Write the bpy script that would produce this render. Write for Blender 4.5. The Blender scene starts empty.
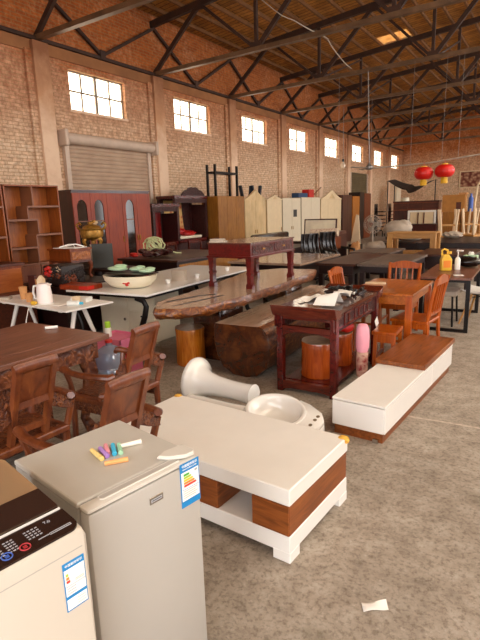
import bpy, bmesh, math, random
from mathutils import Vector, Matrix
random.seed(7)
PI = math.pi
SC = bpy.context.scene
COL = SC.collection
R = math.radians

# ------------------------------------------------------------------ helpers
def lin(h):
    h = h.lstrip('#')
    out = []
    for i in (0, 2, 4):
        c = int(h[i:i + 2], 16) / 255
        out.append(c / 12.92 if c <= .04045 else ((c + .055) / 1.055) ** 2.4)
    return (*out, 1)

class MB:
    """collects shapes into one mesh"""
    def __init__(s):
        s.bm = bmesh.new()
    def _v(s, pts, M=None):
        return [s.bm.verts.new((M @ Vector(p)) if M else Vector(p)) for p in pts]
    def _f(s, vs):
        try:
            return s.bm.faces.new(vs)
        except ValueError:
            return None
    def box(s, x0, x1, y0, y1, z0, z1, M=None, b=0):
        v = s._v([(x0, y0, z0), (x1, y0, z0), (x1, y1, z0), (x0, y1, z0), (x0, y0, z1), (x1, y0, z1), (x1, y1, z1), (x0, y1, z1)], M)
        fs = [s._f([v[i] for i in q]) for q in ((3, 2, 1, 0), (4, 5, 6, 7), (0, 1, 5, 4), (1, 2, 6, 5), (2, 3, 7, 6), (3, 0, 4, 7))]
        if b:
            es = list({e for f in fs for e in f.edges})
            bmesh.ops.bevel(s.bm, geom=es, offset=b, segments=1 if b < .006 else 2, profile=.5, affect='EDGES')
        return s
    def cbox(s, c, d, rx=0, ry=0, rz=0, b=0):
        M = Matrix.Translation(c) @ Matrix.Rotation(rz, 4, 'Z') @ Matrix.Rotation(ry, 4, 'Y') @ Matrix.Rotation(rx, 4, 'X')
        return s.box(-d[0] / 2, d[0] / 2, -d[1] / 2, d[1] / 2, -d[2] / 2, d[2] / 2, M, b)
    def prism(s, poly, a, c, axis='Z', M=None, b=0):
        """poly of 2d points extruded from a to c along axis (Z: xy, X: yz, Y: xz)"""
        def P(p, t):
            return {'Z': (p[0], p[1], t), 'X': (t, p[0], p[1]), 'Y': (p[0], t, p[1])}[axis]
        lo = s._v([P(p, a) for p in poly], M)
        hi = s._v([P(p, c) for p in poly], M)
        n = len(poly)
        fs = [s._f(lo[::-1]), s._f(hi)]
        for i in range(n):
            fs.append(s._f([lo[i], lo[(i + 1) % n], hi[(i + 1) % n], hi[i]]))
        if b:
            es = list({e for f in fs[:2] for e in f.edges})
            bmesh.ops.bevel(s.bm, geom=es, offset=b, segments=1 if b < .006 else 2, profile=.5, affect='EDGES')
        return s
    def tube(s, path, r, seg=8, closed=False, flat=None):
        """round tube along a path; r a number or one per point; flat=(a,b) scales the section"""
        pts = [Vector(p) for p in path]
        n = len(pts)
        rr = r if isinstance(r, (list, tuple)) else [r] * n
        rings = []
        prev = None
        for i, p in enumerate(pts):
            if closed:
                t = pts[(i + 1) % n] - pts[i - 1]
            else:
                t = pts[min(i + 1, n - 1)] - pts[max(i - 1, 0)]
            t.normalize()
            if prev is None:
                up = Vector((0, 0, 1)) if abs(t.z) < .9 else Vector((0, 1, 0))
                u = t.cross(up).normalized()
            else:
                u = (prev - t * prev.dot(t)).normalized()
            prev = u
            w = t.cross(u)
            fa, fb = flat or (1, 1)
            rings.append(s._v([p + (u * math.cos(2 * PI * k / seg) * fa + w * math.sin(2 * PI * k / seg) * fb) * rr[i] for k in range(seg)]))
        m = n if closed else n - 1
        for i in range(m):
            a, b = rings[i], rings[(i + 1) % n]
            for k in range(seg):
                s._f([a[k], a[(k + 1) % seg], b[(k + 1) % seg], b[k]])
        if not closed:
            s._f(rings[0][::-1])
            s._f(rings[-1])
        return s
    def bar(s, p, q, w, h=None, up=(0, 0, 1)):
        """square bar from p to q"""
        p, q = Vector(p), Vector(q)
        h = h or w
        t = (q - p).normalized()
        up = Vector(up)
        if abs(t.dot(up)) > .95:
            up = Vector((0, 1, 0)) if abs(t.y) < .9 else Vector((1, 0, 0))
        u = t.cross(up).normalized()
        v = u.cross(t)
        a = s._v([p + u * i * w / 2 + v * j * h / 2 for i, j in ((-1, -1), (1, -1), (1, 1), (-1, 1))])
        b = s._v([q + u * i * w / 2 + v * j * h / 2 for i, j in ((-1, -1), (1, -1), (1, 1), (-1, 1))])
        s._f(a[::-1]); s._f(b)
        for k in range(4):
            s._f([a[k], a[(k + 1) % 4], b[(k + 1) % 4], b[k]])
        return s
    def lathe(s, prof, seg=24, M=None, sx=1, sy=1, wob=None):
        """prof list of (r, z); closed at ends if r == 0"""
        rings = []
        for r, z in prof:
            if r <= 1e-6:
                rings.append(s._v([(0, 0, z)], M))
            else:
                rings.append(s._v([((r + (wob(k / seg, z) if wob else 0)) * math.cos(2 * PI * k / seg) * sx, (r + (wob(k / seg, z) if wob else 0)) * math.sin(2 * PI * k / seg) * sy, z) for k in range(seg)], M))
        for a, b in zip(rings, rings[1:]):
            for k in range(seg):
                k2 = (k + 1) % seg
                if len(a) == 1 and len(b) == 1:
                    continue
                if len(a) == 1:
                    s._f([a[0], b[k2], b[k]])
                elif len(b) == 1:
                    s._f([a[k], a[k2], b[0]])
                else:
                    s._f([a[k], a[k2], b[k2], b[k]])
        if len(rings[0]) > 1: s._f(rings[0][::-1])
        if len(rings[-1]) > 1: s._f(rings[-1])
        return s
    def grid(s, fn, nu, nv, thick=0):
        """sheet from fn(u,v) with optional thickness downward"""
        def layer(d):
            return [[s.bm.verts.new(Vector(fn(i / nu, j / nv)) - Vector((0, 0, d))) for j in range(nv + 1)] for i in range(nu + 1)]
        g = layer(0)
        for i in range(nu):
            for j in range(nv):
                s._f([g[i][j], g[i + 1][j], g[i + 1][j + 1], g[i][j + 1]])
        if thick:
            h = layer(thick)
            for i in range(nu):
                for j in range(nv):
                    s._f([h[i][j], h[i][j + 1], h[i + 1][j + 1], h[i + 1][j]])
            for i in range(nu):
                s._f([g[i][0], h[i][0], h[i + 1][0], g[i + 1][0]])
                s._f([g[i][nv], g[i + 1][nv], h[i + 1][nv], h[i][nv]])
            for j in range(nv):
                s._f([g[0][j], g[0][j + 1], h[0][j + 1], h[0][j]])
                s._f([g[nu][j], h[nu][j], h[nu][j + 1], g[nu][j + 1]])
        return s
    def blob(s, c, rad, sub=2, jit=.12, seed=0):
        rnd = random.Random(seed)
        ret = bmesh.ops.create_icosphere(s.bm, subdivisions=sub, radius=1)
        for v in ret['verts']:
            k = 1 + rnd.uniform(-jit, jit)
            v.co = Vector((c[0] + v.co.x * rad[0] * k, c[1] + v.co.y * rad[1] * k, c[2] + v.co.z * rad[2] * k))
        return s
    def build(s, name, mat, parent=None, loc=None, rz=0, bevel=0, ang=35, flat=False, rot=None):
        bm = s.bm
        bmesh.ops.recalc_face_normals(bm, faces=bm.faces[:])
        lim = R(ang)
        for f in bm.faces:
            f.smooth = not flat
        for e in bm.edges:
            if len(e.link_faces) == 2:
                e.smooth = e.calc_face_angle(0) < lim
        me = bpy.data.meshes.new(name)
        bm.to_mesh(me); bm.free()
        o = bpy.data.objects.new(name, me)
        COL.objects.link(o)
        if mat: me.materials.append(mat)
        if parent: o.parent = parent
        if loc: o.location = loc
        if rot: o.rotation_euler = rot
        elif rz: o.rotation_euler.z = rz
        if bevel:
            m = o.modifiers.new('soft', 'BEVEL')
            m.width = bevel; m.segments = 2; m.limit_method = 'ANGLE'; m.angle_limit = R(40); m.harden_normals = True
        return o

def tag(o, label, cat, group=None, kind=None):
    o['label'] = label; o['category'] = cat
    if group: o['group'] = group
    if kind: o['kind'] = kind
    return o
def thing(name, label, cat, loc=(0, 0, 0), rz=0, group=None, rot=None):
    o = bpy.data.objects.new(name, None); COL.objects.link(o)
    o.empty_display_size = .1
    o.location = loc; o.rotation_euler = rot or (0, 0, rz)
    return tag(o, label, cat, group)
def dup(root, loc, rz=0, label=None, group=None, rot=None):
    r = root.copy(); COL.objects.link(r); r.location = loc
    r.rotation_euler = rot or (0, 0, rz)
    if label: r['label'] = label
    if group: r['group'] = group
    for ch in list(root.children):
        c = ch.copy(); COL.objects.link(c); c.parent = r
        for g in list(ch.children):
            d = g.copy(); COL.objects.link(d); d.parent = c
    return r
def struct(o):
    o['kind'] = 'structure'; return o

# ------------------------------------------------------------------ materials
def newmat(name):
    m = bpy.data.materials.new(name); m.use_nodes = True
    nt = m.node_tree
    b = nt.nodes['Principled BSDF']
    return m, nt, b
def nd(nt, t, **kw):
    n = nt.nodes.new(t)
    for k, v in kw.items():
        if k.startswith('i_'):
            n.inputs[k[2:].replace('_', ' ')].default_value = v
        else:
            setattr(n, k, v)
    return n
def ramp(nt, stops):
    n = nt.nodes.new('ShaderNodeValToRGB')
    el = n.color_ramp.elements
    while len(el) < len(stops): el.new(.5)
    for e, (p, c) in zip(el, stops):
        e.position = p; e.color = lin(c) if isinstance(c, str) else c
    return n
def plain(name, col, rough=.5, metal=0, var=.06, scale=6, bump=0, spec=None, coat=0):
    """a paint / plastic / metal with slight mottling"""
    m, nt, b = newmat(name)
    tc = nd(nt, 'ShaderNodeTexCoord')
    nz = nd(nt, 'ShaderNodeTexNoise', i_Scale=scale, i_Detail=4.)
    nt.links.new(tc.outputs['Object'], nz.inputs['Vector'])
    c = lin(col)
    r = ramp(nt, [(.3, tuple(max(0, x * (1 - var)) for x in c[:3]) + (1,)), (.7, tuple(min(1, x * (1 + var)) for x in c[:3]) + (1,))])
    nt.links.new(nz.outputs['Fac'], r.inputs['Fac'])
    nt.links.new(r.outputs['Color'], b.inputs['Base Color'])
    b.inputs['Roughness'].default_value = rough
    b.inputs['Metallic'].default_value = metal
    if coat: b.inputs['Coat Weight'].default_value = coat; b.inputs['Coat Roughness'].default_value = .15
    if spec is not None: b.inputs['Specular IOR Level'].default_value = spec
    if bump:
        bp = nd(nt, 'ShaderNodeBump', i_Strength=bump, i_Distance=.01)
        nt.links.new(nz.outputs['Fac'], bp.inputs['Height'])
        nt.links.new(bp.outputs['Normal'], b.inputs['Normal'])
    return m
def wood(name, c1, c2, c3=None, rough=.35, scale=(1, 12, 12), freq=3, coat=.0, bump=.05, dist=3):
    """grain runs along the axis with the smallest scale"""
    m, nt, b = newmat(name)
    tc = nd(nt, 'ShaderNodeTexCoord')
    mp = nd(nt, 'ShaderNodeMapping'); mp.inputs['Scale'].default_value = scale
    nt.links.new(tc.outputs['Object'], mp.inputs['Vector'])
    nz = nd(nt, 'ShaderNodeTexNoise', i_Scale=float(freq), i_Detail=6., i_Roughness=.62, i_Distortion=float(dist) * .3)
    nt.links.new(mp.outputs['Vector'], nz.inputs['Vector'])
    n2 = nd(nt, 'ShaderNodeTexNoise', i_Scale=1.7, i_Detail=2.)
    nt.links.new(tc.outputs['Object'], n2.inputs['Vector'])
    r = ramp(nt, [(.28, c1), (.5, c2), (.72, c3 or c2)])
    nt.links.new(nz.outputs['Fac'], r.inputs['Fac'])
    mx = nd(nt, 'ShaderNodeMixRGB', blend_type='MULTIPLY'); mx.inputs['Fac'].default_value = .5
    r2 = ramp(nt, [(.3, '#b5b0aa'), (.7, '#ffffff')])
    nt.links.new(n2.outputs['Fac'], r2.inputs['Fac'])
    nt.links.new(r.outputs['Color'], mx.inputs['Color1']); nt.links.new(r2.outputs['Color'], mx.inputs['Color2'])
    nt.links.new(mx.outputs['Color'], b.inputs['Base Color'])
    b.inputs['Roughness'].default_value = rough
    if coat: b.inputs['Coat Weight'].default_value = coat; b.inputs['Coat Roughness'].default_value = .12
    if bump:
        bp = nd(nt, 'ShaderNodeBump', i_Strength=bump * 4, i_Distance=.004)
        nt.links.new(nz.outputs['Fac'], bp.inputs['Height'])
        nt.links.new(bp.outputs['Normal'], b.inputs['Normal'])
    return m
def carved(name, c1, c2, scale=30, rough=.4, bump=1.):
    m, nt, b = newmat(name)
    tc = nd(nt, 'ShaderNodeTexCoord')
    vo = nd(nt, 'ShaderNodeTexVoronoi', i_Scale=float(scale)); vo.feature = 'SMOOTH_F1'
    nz = nd(nt, 'ShaderNodeTexNoise', i_Scale=float(scale) * .6, i_Detail=3.)
    nt.links.new(tc.outputs['Object'], nz.inputs['Vector'])
    mx = nd(nt, 'ShaderNodeMixRGB'); mx.inputs['Fac'].default_value = .12
    nt.links.new(tc.outputs['Object'], mx.inputs['Color1']); nt.links.new(nz.outputs['Color'], mx.inputs['Color2'])
    nt.links.new(mx.outputs['Color'], vo.inputs['Vector'])
    r = ramp(nt, [(.1, c2), (.55, c1)])
    nt.links.new(vo.outputs['Distance'], r.inputs['Fac'])
    nt.links.new(r.outputs['Color'], b.inputs['Base Color'])
    b.inputs['Roughness'].default_value = rough
    bp = nd(nt, 'ShaderNodeBump', i_Strength=bump, i_Distance=.012); bp.invert = True
    nt.links.new(vo.outputs['Distance'], bp.inputs['Height'])
    nt.links.new(bp.outputs['Normal'], b.inputs['Normal'])
    return m
def glassy(name, tint, clear=.8, rough=.05, gloss=.15):
    """thin pane: mostly lets light straight through, a little gloss"""
    m, nt, b = newmat(name)
    nt.nodes.remove(b)
    out = nt.nodes['Material Output']
    tr = nd(nt, 'ShaderNodeBsdfTransparent'); tr.inputs['Color'].default_value = lin(tint)
    gl = nd(nt, 'ShaderNodeBsdfGlossy'); gl.inputs['Roughness'].default_value = rough
    df = nd(nt, 'ShaderNodeBsdfDiffuse'); df.inputs['Color'].default_value = lin(tint)
    m1 = nd(nt, 'ShaderNodeMixShader'); m1.inputs['Fac'].default_value = 1 - clear
    m2 = nd(nt, 'ShaderNodeMixShader'); m2.inputs['Fac'].default_value = gloss
    nt.links.new(tr.outputs[0], m1.inputs[1]); nt.links.new(df.outputs[0], m1.inputs[2])
    nt.links.new(m1.outputs[0], m2.inputs[1]); nt.links.new(gl.outputs[0], m2.inputs[2])
    nt.links.new(m2.outputs[0], out.inputs['Surface'])
    return m

M = {}
M['white_gloss'] = plain('white_gloss', '#efece6', .25, var=.015, coat=.3)
M['white_satin'] = plain('white_satin', '#ebe7df', .4, var=.02)
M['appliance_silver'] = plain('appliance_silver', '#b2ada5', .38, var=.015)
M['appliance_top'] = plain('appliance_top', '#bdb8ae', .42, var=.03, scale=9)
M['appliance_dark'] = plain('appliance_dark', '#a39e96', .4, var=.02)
M['washer_white'] = plain('washer_white', '#cfc6b8', .4, var=.012)
M['panel_brown'] = plain('panel_brown', '#2c1d18', .18, var=.1, scale=30)
M['lid_band'] = plain('lid_band', '#34231d', .15, var=.12, scale=60)
M['lid_glass'] = glassy('lid_glass', '#d0b088', .6, .06, .12)
M['tub_tan'] = plain('tub_tan', '#d8bc98', .4, var=.08)
M['print_white'] = plain('print_white', '#e8e4de', .6, var=.01)
M['print_grey'] = plain('print_grey', '#9a8f88', .6, var=.01)
M['print_dark'] = plain('print_dark', '#3a3634', .6, var=.01)
M['label_blue'] = plain('label_blue', '#1583c4', .5, var=.02)
M['label_white'] = plain('label_white', '#f2f2ef', .5, var=.01)
for n, c in dict(red='#d23a2a', orange='#ee8b2e', yellow='#f2c52e', green='#4aa83f', lime='#a7c93b', grey='#a9a9ad', cream='#f3e2c0', pink='#f0b7a5').items():
    M['print_' + n] = plain('print_' + n, c, .6, var=.01)
M['button_blue'] = plain('button_blue', '#3f62b5', .4)
M['button_red'] = plain('button_red', '#b5343a', .4)
M['chrome'] = plain('chrome', '#c4c2be', .2, 1.0, .05)
for n, c in dict(chalk_yellow='#f2d98a', chalk_purple='#b08ad6', chalk_pink='#e79aa4', chalk_blue='#45b8dd', chalk_green='#a7d9b5', chalk_white='#f6f1e6', chalk_orange='#f0b070').items():
    M[n] = plain(n, c, .9, var=.04, scale=80, bump=.1)
M['foam_yellow'] = plain('foam_yellow', '#d9a640', .8, var=.25, scale=60, bump=.3)
M['porcelain'] = plain('porcelain', '#eeece6', .12, var=.01, coat=.5)
M['porcelain_stain'] = plain('porcelain_stain', '#7a6a55', .5, var=.2)
M['teak_x'] = wood('teak_x', '#5a2c10', '#8a4a1e', '#a05c28', .32, (1, 10, 10))
M['teak_y'] = wood('teak_y', '#5a2c10', '#8a4a1e', '#a05c28', .32, (10, 1, 10))
M['teak_dark'] = wood('teak_dark', '#4a200c', '#6d3415', '#7d3f1b', .4, (10, 1, 10))
M['carve_chair'] = wood('carve_chair', '#4e220f', '#743a1c', '#8e5028', .36, (6, 6, 2), 3, .15, .03)
M['carve_chair_pattern'] = carved('carve_chair_pattern', '#4a200e', '#84491f', 45)
M['desk_top'] = wood('desk_top', '#5c3424', '#7e503c', '#966852', .35, (9, 1, 9), 3)
M['desk_side'] = carved('desk_side', '#4a200e', '#8a4e28', 26)
M['mahogany'] = wood('mahogany', '#2a0806', '#541310', '#6c1e14', .22, (8, 1.5, 8), 3, .4)
M['mahogany_end'] = wood('mahogany_end', '#35100b', '#5f1f12', '#74301a', .25, (1.5, 8, 8), 3, .4)
M['mahogany_carved'] = carved('mahogany_carved', '#2a0b09', '#531a14', 40, .3)
M['red_lacquer'] = wood('red_lacquer', '#380404', '#5c0808', '#700e0c', .28, (8, 2, 8), 3, .4, .02)
M['red_lacquer_carved'] = carved('red_lacquer_carved', '#340a08', '#6a201a', 34, .3)
M['red_top'] = wood('red_top', '#4c2c22', '#664035', '#7c574a', .18, (8, 1.2, 8), 3, .5, .02)
M['altar_top'] = wood('altar_top', '#2c1712', '#42251c', '#573428', .14, (8, 1.2, 8), 3, .6, .02)
M['slab_top'] = wood('slab_top', '#9a7a62', '#b0937c', '#bea28c', .2, (7, .7, 7), 1.6, .5, .0, 1)
M['slab_edge'] = wood('slab_edge', '#2c1006', '#6e340e', '#c07a2a', .35, (5, 2, 5), 4, .3, .5, 6)
M['bench_end'] = wood('bench_end', '#2a1308', '#4a2410', '#6e3c18', .22, (3, 3, 3), 2.2, .5, .03, 2)
M['log_orange'] = wood('log_orange', '#a35210', '#d0781c', '#e29a38', .25, (9, 9, 1), 3, .5, .06)
M['log_red'] = wood('log_red', '#742a0a', '#a34512', '#bb5c1c', .22, (9, 9, 1), 3, .5, .06)
M['log_top'] = wood('log_top', '#6c4a32', '#977050', '#b08a68', .3, (5, 5, 5), 3, .3)
M['orange_wood_y'] = wood('orange_wood_y', '#8a420c', '#b8600f', '#cc7a22', .3, (9, 1, 9), 3, .3)
M['orange_wood_z'] = wood('orange_wood_z', '#8a3a06', '#b8540c', '#cc6c18', .28, (9, 9, 1), 3, .3)
M['pine'] = wood('pine', '#b07a3c', '#c8914f', '#d8a868', .5, (1, 9, 9), 3)
M['pine_end'] = wood('pine_end', '#b07a3c', '#c8914f', '#d8a868', .5, (9, 9, 1), 3)
M['shelf_wood'] = wood('shelf_wood', '#70340c', '#8e4614', '#9c541c', .45, (9, 9, 1), 3)
M['shelf_back'] = wood('shelf_back', '#924a14', '#ae5e1e', '#bc6e28', .45, (9, 9, 1), 3)
M['shelf_edge'] = plain('shelf_edge', '#7c4a2e', .45)
M['cherry'] = wood('cherry', '#7c2402', '#9a3403', '#aa4206', .45, (9, 9, 1), 3)
M['cherry_dark'] = wood('cherry_dark', '#2c0a08', '#43110d', '#521711', .3, (9, 9, 1), 3, .3)
M['oak_brown'] = wood('oak_brown', '#80490f', '#a0661c', '#b27a2c', .45, (9, 9, 1), 3)
M['cream_wood'] = wood('cream_wood', '#d3b078', '#e2c390', '#ead0a2', .5, (9, 9, 1), 2)
M['cream_pale'] = plain('cream_pale', '#e2cba4', .5, var=.04)
M['steel_cream'] = plain('steel_cream', '#ddd0b6', .4, var=.03)
M['steel_cream_dark'] = plain('steel_cream_dark', '#b5a68c', .45, var=.03)
M['ebony'] = wood('ebony', '#140604', '#220a06', '#2e1009', .4, (9, 1, 9), 3, 0, .03)
M['dark_top'] = wood('dark_top', '#33190f', '#452417', '#553020', .38, (9, 1, 9), 3, 0, .02)
M['grey_top'] = wood('grey_top', '#584940', '#6a5a50', '#7b6a5e', .4, (9, 1, 9), 3)
M['brown_mid'] = wood('brown_mid', '#5a260a', '#80380e', '#944a18', .4, (9, 9, 1), 3)
M['brown_edge'] = wood('brown_edge', '#3a170c', '#572613', '#683118', .4, (1, 9, 9), 3)
M['orange_board'] = wood('orange_board', '#a35a14', '#c2741f', '#cf8a30', .35, (9, 9, 1), 3)
M['black_metal'] = plain('black_metal', '#1d1816', .4, .6, .15)
M['black_plastic'] = plain('black_plastic', '#1a1715', .35, var=.2)
M['leather'] = plain('leather', '#1b1310', .25, var=.3, scale=18, bump=.15)
M['white_metal'] = plain('white_metal', '#e6e0d6', .35, var=.03)
M['grey_metal'] = plain('grey_metal', '#8d8782', .35, .5, .08)
M['rust_steel'] = plain('rust_steel', '#3a2010', .7, .0, .35, 5, .1)
M['chord_steel_lit'] = plain('chord_steel_lit', '#75583e', .45, .35, .3, 3, .1)  # paler than the web: light caught near the wall put into its colour
M['paper'] = plain('paper', '#f4f0e8', .8, var=.02)
M['bowl_cream'] = plain('bowl_cream', '#e9dfc4', .3, var=.04)
M['pastel_green'] = plain('pastel_green', '#b9d9b4', .5, var=.12)
M['hose_green'] = plain('hose_green', '#d5dca8', .5, var=.1)
M['gold'] = plain('gold', '#a87a33', .4, .55, .4, 25, .4)
M['red_bright'] = plain('red_bright', '#c01f14', .5, var=.12)
M['red_silk'] = plain('red_silk', '#b3120c', .45, var=.2, scale=20, bump=.2)
M['lantern_red'] = plain('lantern_red', '#d81c12', .4, var=.1)
M['lantern_gold'] = plain('lantern_gold', '#f0bd2c', .5, var=.1)
M['pink'] = plain('pink', '#e79aa8', .7, var=.08)
M['pink_hot'] = plain('pink_hot', '#e07a98', .5, var=.06)
M['bottle_blue'] = glassy('bottle_blue', '#c3d5e8', .7, .08, .14)
M['lime_cap'] = plain('lime_cap', '#a8d838', .4)
M['water_white'] = plain('water_white', '#e8e9e2', .4, var=.05)
M['kraft'] = plain('kraft', '#c98f58', .7, var=.06)
M['cup_cream'] = plain('cup_cream', '#e0c5a0', .6, var=.05)
M['cardboard'] = plain('cardboard', '#b2793a', .8, var=.1)
M['tarp'] = plain('tarp', '#32231b', .8, var=.25, scale=3, bump=.2)
M['yellow_plastic'] = plain('yellow_plastic', '#edbf3c', .4, var=.04)
M['blue_box'] = plain('blue_box', '#24456b', .5)
M['blue_paint'] = plain('blue_paint', '#3f5fae', .5, var=.08)
M['navy'] = plain('navy', '#1f2a38', .5, var=.1)
M['flower_dark'] = plain('flower_dark', '#20120e', .5, var=.6, scale=25, bump=.4)
M['dust_grey'] = plain('dust_grey', '#b4a594', .7, var=.15)
M['fan_cage'] = plain('fan_cage', '#b9ab9c', .4, .4)
M['fabric_floral'] = carved('fabric_floral', '#d9b26a', '#b3321c', 9, .7, .2)
M['carpet_roll'] = carved('carpet_roll', '#e2cdb4', '#b08a72', 18, .9, .2)
M['picture_cream'] = plain('picture_cream', '#f6e8ca', .5, var=.12, scale=4)
M['picture_red'] = carved('picture_red', '#6b2a18', '#c79a78', 6, .6, .1)
M['glass_dark'] = plain('glass_dark', '#2a1c16', .08, var=.3, scale=4)
M['window_glass'] = glassy('window_glass', '#fbf3e6', .93, .05, .04)
M['bulb_glass'] = glassy('bulb_glass', '#fff2dc', .5, .1, .2)

def wall_mat(name, hor):
    m, nt, b = newmat(name)
    tc = nd(nt, 'ShaderNodeTexCoord')
    sp = nd(nt, 'ShaderNodeSeparateXYZ'); nt.links.new(tc.outputs['Object'], sp.inputs[0])
    cb = nd(nt, 'ShaderNodeCombineXYZ')
    nt.links.new(sp.outputs[hor], cb.inputs['X']); nt.links.new(sp.outputs['Z'], cb.inputs['Y'])
    br = nd(nt, 'ShaderNodeTexBrick', i_Scale=1.0)
    br.inputs['Brick Width'].default_value = .25; br.inputs['Row Height'].default_value = .075
    br.inputs['Mortar Size'].default_value = .011; br.inputs['Mortar Smooth'].default_value = .4
    br.inputs['Color1'].default_value = lin('#c66a28'); br.inputs['Color2'].default_value = lin('#aa541c'); br.inputs['Mortar'].default_value = lin('#b07c4a')
    br.inputs['Bias'].default_value = -.1
    nt.links.new(cb.outputs[0], br.inputs['Vector'])
    # worn whitewash low on the wall
    wb = nd(nt, 'ShaderNodeTexBrick', i_Scale=1.0)
    for k in ('Brick Width', 'Row Height', 'Mortar Size', 'Mortar Smooth'):
        wb.inputs[k].default_value = br.inputs[k].default_value
    wb.inputs['Color1'].default_value = lin('#f6d9b8'); wb.inputs['Color2'].default_value = lin('#eec9a4'); wb.inputs['Mortar'].default_value = lin('#dab38e')
    nt.links.new(cb.outputs[0], wb.inputs['Vector'])
    n1 = nd(nt, 'ShaderNodeTexNoise', i_Scale=.9, i_Detail=6., i_Roughness=.7)
    nt.links.new(tc.outputs['Object'], n1.inputs['Vector'])
    n2 = nd(nt, 'ShaderNodeTexNoise', i_Scale=9., i_Detail=4., i_Roughness=.7)
    nt.links.new(tc.outputs['Object'], n2.inputs['Vector'])
    mr = nd(nt, 'ShaderNodeMapRange'); mr.inputs['From Min'].default_value = 5.6; mr.inputs['From Max'].default_value = 3.0
    nt.links.new(sp.outputs['Z'], mr.inputs['Value'])
    a1 = nd(nt, 'ShaderNodeMath', operation='MULTIPLY_ADD'); a1.inputs[1].default_value = .9; a1.inputs[2].default_value = -.45
    nt.links.new(n1.outputs['Fac'], a1.inputs[0])
    a2 = nd(nt, 'ShaderNodeMath', operation='ADD'); nt.links.new(mr.outputs[0], a2.inputs[0]); nt.links.new(a1.outputs[0], a2.inputs[1])
    a3 = nd(nt, 'ShaderNodeMath', operation='MULTIPLY_ADD'); a3.inputs[1].default_value = .5; a3.inputs[2].default_value = -.25
    nt.links.new(n2.outputs['Fac'], a3.inputs[0])
    a4 = nd(nt, 'ShaderNodeMath', operation='ADD', use_clamp=True); nt.links.new(a2.outputs[0], a4.inputs[0]); nt.links.new(a3.outputs[0], a4.inputs[1])
    mx = nd(nt, 'ShaderNodeMixRGB'); nt.links.new(a4.outputs[0], mx.inputs['Fac'])
    nt.links.new(br.outputs['Color'], mx.inputs['Color1']); nt.links.new(wb.outputs['Color'], mx.inputs['Color2'])
    m2 = nd(nt, 'ShaderNodeMixRGB', blend_type='MULTIPLY'); m2.inputs['Fac'].default_value = .6
    rr = ramp(nt, [(.35, '#a89a90'), (.65, '#ffffff')]); nt.links.new(n2.outputs['Fac'], rr.inputs['Fac'])
    nt.links.new(mx.outputs[0], m2.inputs['Color1']); nt.links.new(rr.outputs[0], m2.inputs['Color2'])
    nt.links.new(m2.outputs[0], b.inputs['Base Color'])
    b.inputs['Roughness'].default_value = .9
    bp = nd(nt, 'ShaderNodeBump', i_Strength=.7, i_Distance=.02); bp.invert = True
    nt.links.new(br.outputs['Fac'], bp.inputs['Height']); nt.links.new(bp.outputs[0], b.inputs['Normal'])
    return m
M['brick_side'] = wall_mat('brick_side', 'Y')
M['brick_end'] = wall_mat('brick_end', 'X')
def concrete_pil():
    m, nt, b = newmat('pilaster_concrete')
    tc = nd(nt, 'ShaderNodeTexCoord')
    sp = nd(nt, 'ShaderNodeSeparateXYZ'); nt.links.new(tc.outputs['Object'], sp.inputs[0])
    n1 = nd(nt, 'ShaderNodeTexNoise', i_Scale=2.2, i_Detail=6., i_Roughness=.7); nt.links.new(tc.outputs['Object'], n1.inputs['Vector'])
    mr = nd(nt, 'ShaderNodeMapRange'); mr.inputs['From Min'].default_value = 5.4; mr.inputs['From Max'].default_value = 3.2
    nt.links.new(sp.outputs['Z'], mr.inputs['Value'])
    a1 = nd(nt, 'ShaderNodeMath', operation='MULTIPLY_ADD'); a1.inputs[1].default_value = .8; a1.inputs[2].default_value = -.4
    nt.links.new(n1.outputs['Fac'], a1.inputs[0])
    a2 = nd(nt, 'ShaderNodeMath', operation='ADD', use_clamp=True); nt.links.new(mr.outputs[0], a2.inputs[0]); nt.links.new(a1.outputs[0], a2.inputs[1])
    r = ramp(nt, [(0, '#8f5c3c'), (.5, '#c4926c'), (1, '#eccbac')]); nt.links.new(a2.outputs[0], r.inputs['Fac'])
    nt.links.new(r.outputs[0], b.inputs['Base Color']); b.inputs['Roughness'].default_value = .9
    return m
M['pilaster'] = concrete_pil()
M['ring_beam'] = plain('ring_beam', '#94613a', .9, var=.2, scale=2, bump=.1)

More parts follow.
